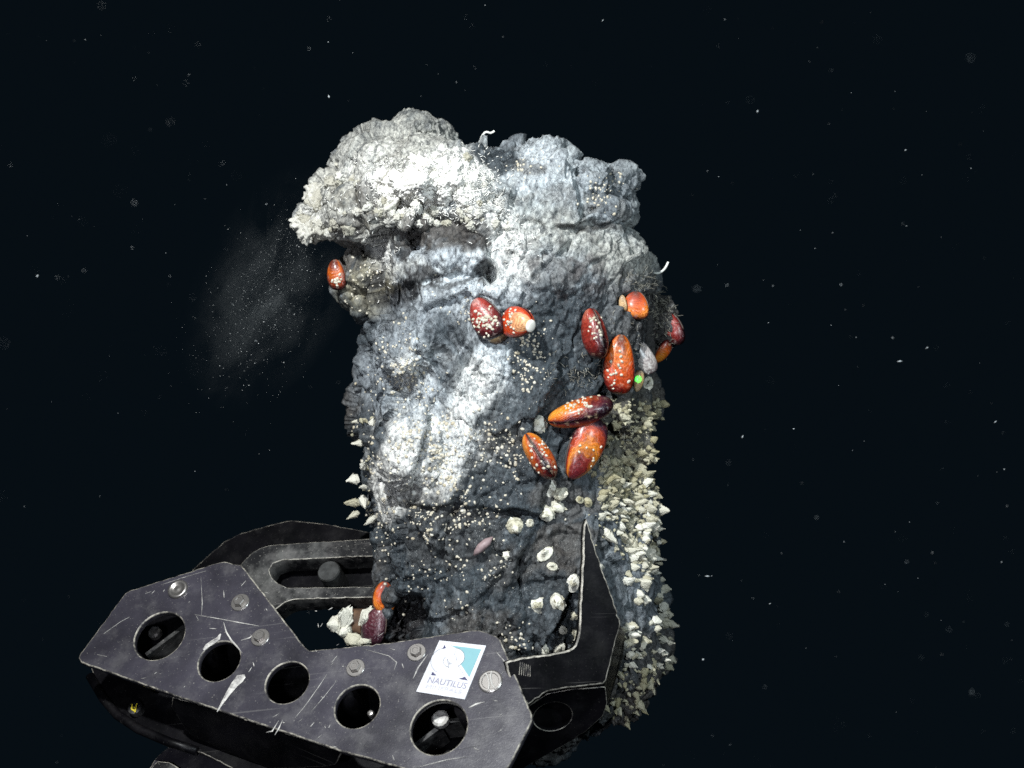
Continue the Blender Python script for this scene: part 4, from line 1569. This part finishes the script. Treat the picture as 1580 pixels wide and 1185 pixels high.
# the sticker
PS = P0 + NP * 0.0022
M_STK = m_plain('sticker_white', (0.58, 0.58, 0.60), 0.5, 0, .16, 45.0)
M_TEAL = m_plain('print_teal', (0.17, 0.36, 0.39), .5, 0, .03)
M_NAVY = m_plain('print_navy', (0.02, 0.02, 0.085), .5, 0, .05)
M_LINE = m_plain('print_line', (0.12, 0.13, 0.17), .5, 0, .05)
M_TXT = m_plain('print_lettering', (0.25, 0.24, 0.31), .5, 0, .03)
M_TXT2 = m_plain('print_faint_lettering', (0.47, 0.46, 0.51), .5, 0, .03)
stk = plate('sticker', [(678, 988), (750, 996), (717, 1079), (642, 1067)], PS, NP, 0.0022, [M_STK, M_STK], (), 0.0002, chip=0.0, label='white sticker with nautilus shell emblem and blue green corner')


def print_poly(name, pts, mat, off):
    v_ = [on_plane(630 + a / 9.875, 975 + b / 9.875, PS + NP * off, NP) for a, b in pts]
    me = mesh(name, v_, [tuple(range(len(v_)))])
    put(name, me, Matrix.Identity(4), stk, mat)


print_poly('printed_corner', [(640, 205), (1110, 265), (930, 690), (800, 490), (845, 440), (858, 380), (840, 310), (790, 262), (720, 240)], M_TEAL, .0004)
for t in ([(550, 195), (575, 245), (520, 262)], [(370, 605), (430, 665), (345, 655)], [(865, 685), (905, 740), (765, 715)]):
    print_poly('printed_triangle', t, M_NAVY, .0004)


def print_line(pts, w):
    q = [on_plane(630 + a / 9.875, 975 + b / 9.875, PS + NP * .0006, NP) for a, b in pts]
    vs_, n = [], len(q)
    for i, c in enumerate(q):
        d = (q[min(i + 1, n - 1)] - q[max(i - 1, 0)]).normalized()
        s_ = NP.cross(d) * w
        vs_ += [c - s_, c + s_]
    put('printed_shell_line', mesh('printed_shell_line', vs_, grid_faces(n, 2)), Matrix.Identity(4), stk, M_LINE)


def arc(cx, cy, rx, ry, a0, a1, n=16):
    return [(cx + rx * math.cos(math.radians(a0 + (a1 - a0) * i / n)), cy + ry * math.sin(math.radians(a0 + (a1 - a0) * i / n))) for i in range(n + 1)]


print_line(arc(600, 450, 258, 212, 255, 130), .00022)
print_line([(720, 240), (790, 262), (840, 310), (858, 380), (845, 440), (800, 490), (760, 520)], .00030)
print_line([(760, 515), (800, 580), (860, 680)], .00022)
print_line(arc(625, 450, 95, 85, 235, 90), .00018)
print_line(arc(635, 440, 45, 45, 230, 60), .00018)
print_line([(725, 250), (722, 300), (700, 350)], .00014)
print_line([(720, 370), (740, 410), (735, 440)], .00022)
print_line([(600, 420), (612, 460), (640, 470)], .00016)
print_line([(625, 480), (608, 510), (612, 540)], .00016)


def lettering(name, txt, x0, y0, x1, y1, hh, mat, off):
    """letters laid in the sticker's own plane along the line (x0, y0)-(x1, y1)"""
    cu = bpy.data.curves.new(name, 'FONT')
    cu.body = txt
    cu.size = 1.0
    o = bpy.data.objects.new('tmp', cu)
    COL.objects.link(o)
    dg = bpy.context.evaluated_depsgraph_get()
    me = bpy.data.meshes.new_from_object(o.evaluated_get(dg))
    bpy.data.objects.remove(o)
    me.name = name
    p = get_co(me)
    wmax = p[:, 0].max() - p[:, 0].min()
    p[:, 0] -= p[:, 0].min()
    hmax = p[:, 1].max()
    A = on_plane(630 + x0 / 9.875, 975 + y0 / 9.875, PS + NP * off, NP)
    B = on_plane(630 + x1 / 9.875, 975 + y1 / 9.875, PS + NP * off, NP)
    up = on_plane(678, 988, PS, NP) - on_plane(642, 1067, PS, NP)
    up = up.normalized() * hh / 1000.
    q = np.array([tuple(A + (B - A) * (x / wmax) + up * (y / hmax)) for x, y, _ in p])
    me.vertices.foreach_set('co', q.ravel())
    me.materials.clear()
    me.update()
    put(name, me, Matrix.Identity(4), stk, mat)


lettering('lettering', 'NAUTILUS', 288, 768, 868, 868, 9.0, M_TXT, .0006)
lettering('faint_lettering', 'MINERALS', 262, 850, 800, 935, 5.5, M_TXT2, .0006)

# upper jaw behind: dark outer plate and a slotted grey bar
PJ = P0 - NP * 0.10
plate('upper_jaw_plate', [(296, 880), (345, 836), (374, 822), (440, 804), (450, 803), (500, 808), (545, 816), (592, 826), (660, 850), (660, 960), (600, 935), (540, 925), (470, 922), (420, 905), (390, 900), (340, 905)], P0 - NP * 0.135, NP, 0.012, [M_DARK, M_EDGE], (), 0.0012,
      label='black outer plate of the upper jaw behind the rock')
plate('slotted_bar', [(371, 872), (378, 863), (392, 851), (404, 845), (420, 841), (462, 838), (530, 834), (660, 826), (660, 855), (600, 857), (520, 860), (435, 864), (421, 869), (415, 879), (419, 891), (428, 900), (444, 907), (530, 906), (660, 903), (660, 919), (540, 922), (452, 925), (440, 929), (430, 936), (424, 941), (400, 910)],
      P0 - NP * 0.085, NP, 0.035, [M_GREY, M_EDGE2], (), 0.0009, label='scuffed grey slotted bar of the upper jaw')
c = on_plane(514, 892, P0 - NP * 0.11, NP)
put('jaw_pin', ringmesh('jaw_pin', [(.018, -.03), (.018, .020), (.0165, .0225), (.004, .0225)], 24, 0, False), Matrix.Translation(c) @ QN, claw, m_plain('pin_grey', (.028, .029, .028), .5, 0, .6))

# right finger: blade, its side and the wall below
NFi = Vector((0.30, -0.92, 0.10)).normalized()
PF = P(900, 950, -0.262)
plate('finger_blade', [(905, 800), (901, 812), (900, 840), (899, 870), (897, 905), (895, 950), (892, 985), (888, 996), (878, 1003), (855, 1008), (800, 1016), (780, 1022), (790, 1060), (815, 1088), (843, 1068), (880, 1061), (931, 1056), (936, 1050), (950, 990), (958, 963), (956, 955), (945, 920), (932, 885), (920, 850), (909, 812)],
      PF, NFi, 0.012, [M_DARK, M_EDGE2], (), 0.0021, chip=0.8, label='pointed black finger with scraped pale edges')
E1, E2, E3 = on_plane(958, 963, PF, NFi), on_plane(935, 1056, PF, NFi), on_plane(815, 1088, PF, NFi)
vs_ = [E1, P(967, 978, E1.y + .05), P(964, 1012, E1.y + .06), P(941, 1088, E2.y + .06), E2]
vs_ = [x - NFi * .006 for x in vs_] + [x - NFi * .006 - Vector((.006, 0, 0)) for x in vs_]
put('finger_side', mesh('finger_side', vs_, [(0, 1, 2, 3, 4), (5, 9, 8, 7, 6)] + [(i, i + 5, (i + 1) % 5 + 5, (i + 1) % 5) for i in range(5)]), Matrix.Identity(4), claw, M_DARK)
nw = Vector((0.12, -0.80, -0.50)).normalized()
pw_ = E2 - NFi * .004
hole = plane_circle(853, 1106, .027, pw_, nw, 36)
plate('finger_wall', [(812, 1092), (844, 1071), (880, 1064), (934, 1060), (937, 1085), (930, 1105), (905, 1128), (870, 1150), (800, 1190), (770, 1190)], pw_, nw, 0.008, [M_DARK, M_EDGE], [hole], 0.0009)
plate('wall_backing', [(820, 1090), (890, 1075), (905, 1110), (860, 1145), (815, 1150)], pw_ - nw * .012, nw, 0.004, [M_DARK], (), 0.0005)
for i in range(6):
    a = on_plane(803 + i * 3.0, 1021 + i * 1.2, PF + NFi * .0005, NFi)
    b = on_plane(801 + i * 3.4, 1041 + i * .6, PF + NFi * .0005, NFi)
    s_ = Vector((.00035, 0, 0))
    put('hatch_mark', mesh('hatch_mark', [a - s_, a + s_, b + s_, b - s_], [(0, 1, 2, 3)]), Matrix.Identity(4), claw, M_EDGE)

# dark bracket and wrist edge at the lower left
PW = P0 - NP * 0.16
plate('wrist_bracket', [(226, 1192), (243, 1166), (262, 1151), (270, 1148), (310, 1158), (420, 1205), (420, 1260), (240, 1260)], PW, NP, 0.02, [M_PLATE, M_EDGE], (), 0.0016, label='grey wrist bracket at the bottom edge of the picture')
plate('wrist_clip', [(232, 1186), (243, 1174), (262, 1176), (285, 1190), (270, 1200), (240, 1205)], PW + NP * .012, NP, 0.012, [M_GREY, M_EDGE2], (), 0.0016)
pts = [on_plane(a, b, PB, NP) + NP * .002 for a, b in [(140, 1044), (160, 1078), (182, 1104), (215, 1126), (262, 1146), (305, 1160)]]
v, f = tube(pts, .007, 10)
put('hose', mesh('hose', v, f, True), Matrix.Identity(4), claw, M_DARK)
c = on_plane(208, 1091, PB + NP * .012, NP)
put('lock_screw', ringmesh('lock_screw', [(.011, -.02), (.011, 0), (.008, .002)], 14), Matrix.Translation(c) @ QN, claw, M_GREY)
M_YEL = m_plain('yellow_paint', (.62, .50, .03), .5)
vs_, fs_ = [], []
for (a, b) in [((204, 1086), (203, 1094)), ((203, 1094), (208, 1097)), ((211, 1085), (208, 1099)), ((206, 1092), (211, 1091))]:
    A, B = on_plane(*a, PB + NP * .016, NP), on_plane(*b, PB + NP * .016, NP)
    s_ = NP.cross((B - A).normalized()) * .0011
    k = len(vs_)
    vs_ += [A - s_, A + s_, B + s_, B - s_]
    fs_.append((k, k + 1, k + 2, k + 3))
put('paint_mark', mesh('paint_mark', vs_, fs_), Matrix.Identity(4), claw, M_YEL)

# ------------------------------------------------------------------ drifting particles and the silt plume
OC = [(Vector(v)) for v in ((1, 0, 0), (-1, 0, 0), (0, 1, 0), (0, -1, 0), (0, 0, 1), (0, 0, -1))]
OF = [(0, 2, 4), (2, 1, 4), (1, 3, 4), (3, 0, 4), (2, 0, 5), (1, 2, 5), (3, 1, 5), (0, 3, 5)]


def flakes(items):
    vs_, fs_ = [], []
    for p, r, el, an in items:
        R = Matrix.Rotation(-an, 3, 'Y')
        k = len(vs_)
        for v in OC:
            q = Vector((v.x * r * el, v.y * r, v.z * r)) * rnd.uniform(.7, 1.2)
            vs_.append(p + R @ q)
        fs_ += [tuple(k + i for i in f) for f in OF]
    return vs_, fs_


M_SNOW = m_plain('marine_snow', (0.34, 0.37, 0.38), .8, 0, .3, 30.)
items = []
for _ in range(800):
    y = rnd.choice((rnd.uniform(-1.75, -0.9), rnd.uniform(-1.3, 0.2), rnd.uniform(-.3, 1.4)))
    px, py = rnd.uniform(-60, 1640), rnd.uniform(-60, 1240)
    if 430 < px < 1060 and 150 < py < 1185 and y < 0.6:
        continue
    if px < 860 and py > 800 and y < 0.3:
        continue
    k = (D + y) / D
    r = (.3 + .6 * rnd.random() ** 2 + (1.1 if rnd.random() < .08 else 0)) / 1000. * max(k, .45)
    right = px > 900
    items.append((P(px, py, y), r, rnd.uniform(1, 3.2 if right else 1.8), math.radians(rnd.gauss(25 if right else 60, 25))))
v, f = flakes(items)
o = link('marine_snow', mesh('marine_snow', v, f, True), M_SNOW)
tag(o, 'fine pale particles drifting through the dark water', 'particles', None, 'stuff')

items = []
for _ in range(900):
    t = rnd.random()
    cx, cy = 465 - 110 * t + rnd.gauss(0, 24 + 26 * t), 375 + 170 * t + rnd.gauss(0, 34 + 26 * t)
    if cx > 555:
        continue
    y = rnd.uniform(-.12, .10)
    r = (.16 + .32 * rnd.random() ** 3 + (.45 if rnd.random() < .03 else 0)) / 1000.
    items.append((P(cx, cy, y), r, rnd.uniform(1, 1.6), rnd.random() * 3))
v, f = flakes(items)
o = link('silt_grains', mesh('silt_grains', v, f, True), m_plain('silt', (0.6, 0.62, 0.60), .8))
tag(o, 'bright silt grains in the faint plume left of the rock', 'silt', None, 'stuff')

mv = bpy.data.materials.new('silt_haze')
mv.use_nodes = True
nt = mv.node_tree
for n_ in list(nt.nodes):
    nt.nodes.remove(n_)
out = nt.nodes.new('ShaderNodeOutputMaterial')
pv = nt.nodes.new('ShaderNodeVolumePrincipled')
pv.inputs['Color'].default_value = (0.86, 0.92, 0.92, 1)
co = nt.nodes.new('ShaderNodeTexCoord').outputs['Object']
ln = nt.nodes.new('ShaderNodeVectorMath')
ln.operation = 'LENGTH'
nt.links.new(co, ln.inputs[0])
fr = ramp(nt, [(0.0, (1, 1, 1)), (0.35, (.45, .45, .45)), (0.65, (.12, .12, .12)), (0.93, (0, 0, 0))])
fr.color_ramp.interpolation = 'B_SPLINE'
nt.links.new(ln.outputs['Value'], fr.inputs[0])
nz = N(nt, 'ShaderNodeTexNoise', Scale=1.7, Detail=6.0, Roughness=0.62, Distortion=1.3)
nt.links.new(co, nz.inputs['Vector'])
nr = ramp(nt, [(0.47, (0, 0, 0)), (0.68, (1, 1, 1))])
nt.links.new(nz.outputs['Fac'], nr.inputs[0])
mu = N(nt, 'ShaderNodeMath', operation='MULTIPLY')
nt.links.new(fr.outputs[0], mu.inputs[0])
nt.links.new(nr.outputs[0], mu.inputs[1])
mu2 = N(nt, 'ShaderNodeMath', operation='MULTIPLY')
nt.links.new(mu.outputs[0], mu2.inputs[0])
mu2.inputs[1].default_value = 3.4
nt.links.new(mu2.outputs[0], pv.inputs['Density'])
nt.links.new(pv.outputs[0], out.inputs['Volume'])
bm = bmesh.new()
bmesh.ops.create_icosphere(bm, subdivisions=3, radius=1.0)
me = bpy.data.meshes.new('silt_plume')
bm.to_mesh(me)
bm.free()
o = link('silt_plume', me, mv)
o.location = P(425, 440, 0.0)
o.rotation_euler = (0, math.radians(28), 0)
o.scale = (0.125, 0.11, 0.225)
tag(o, 'faint grey plume of silt drifting left of the rock', 'silt plume', None, 'stuff')
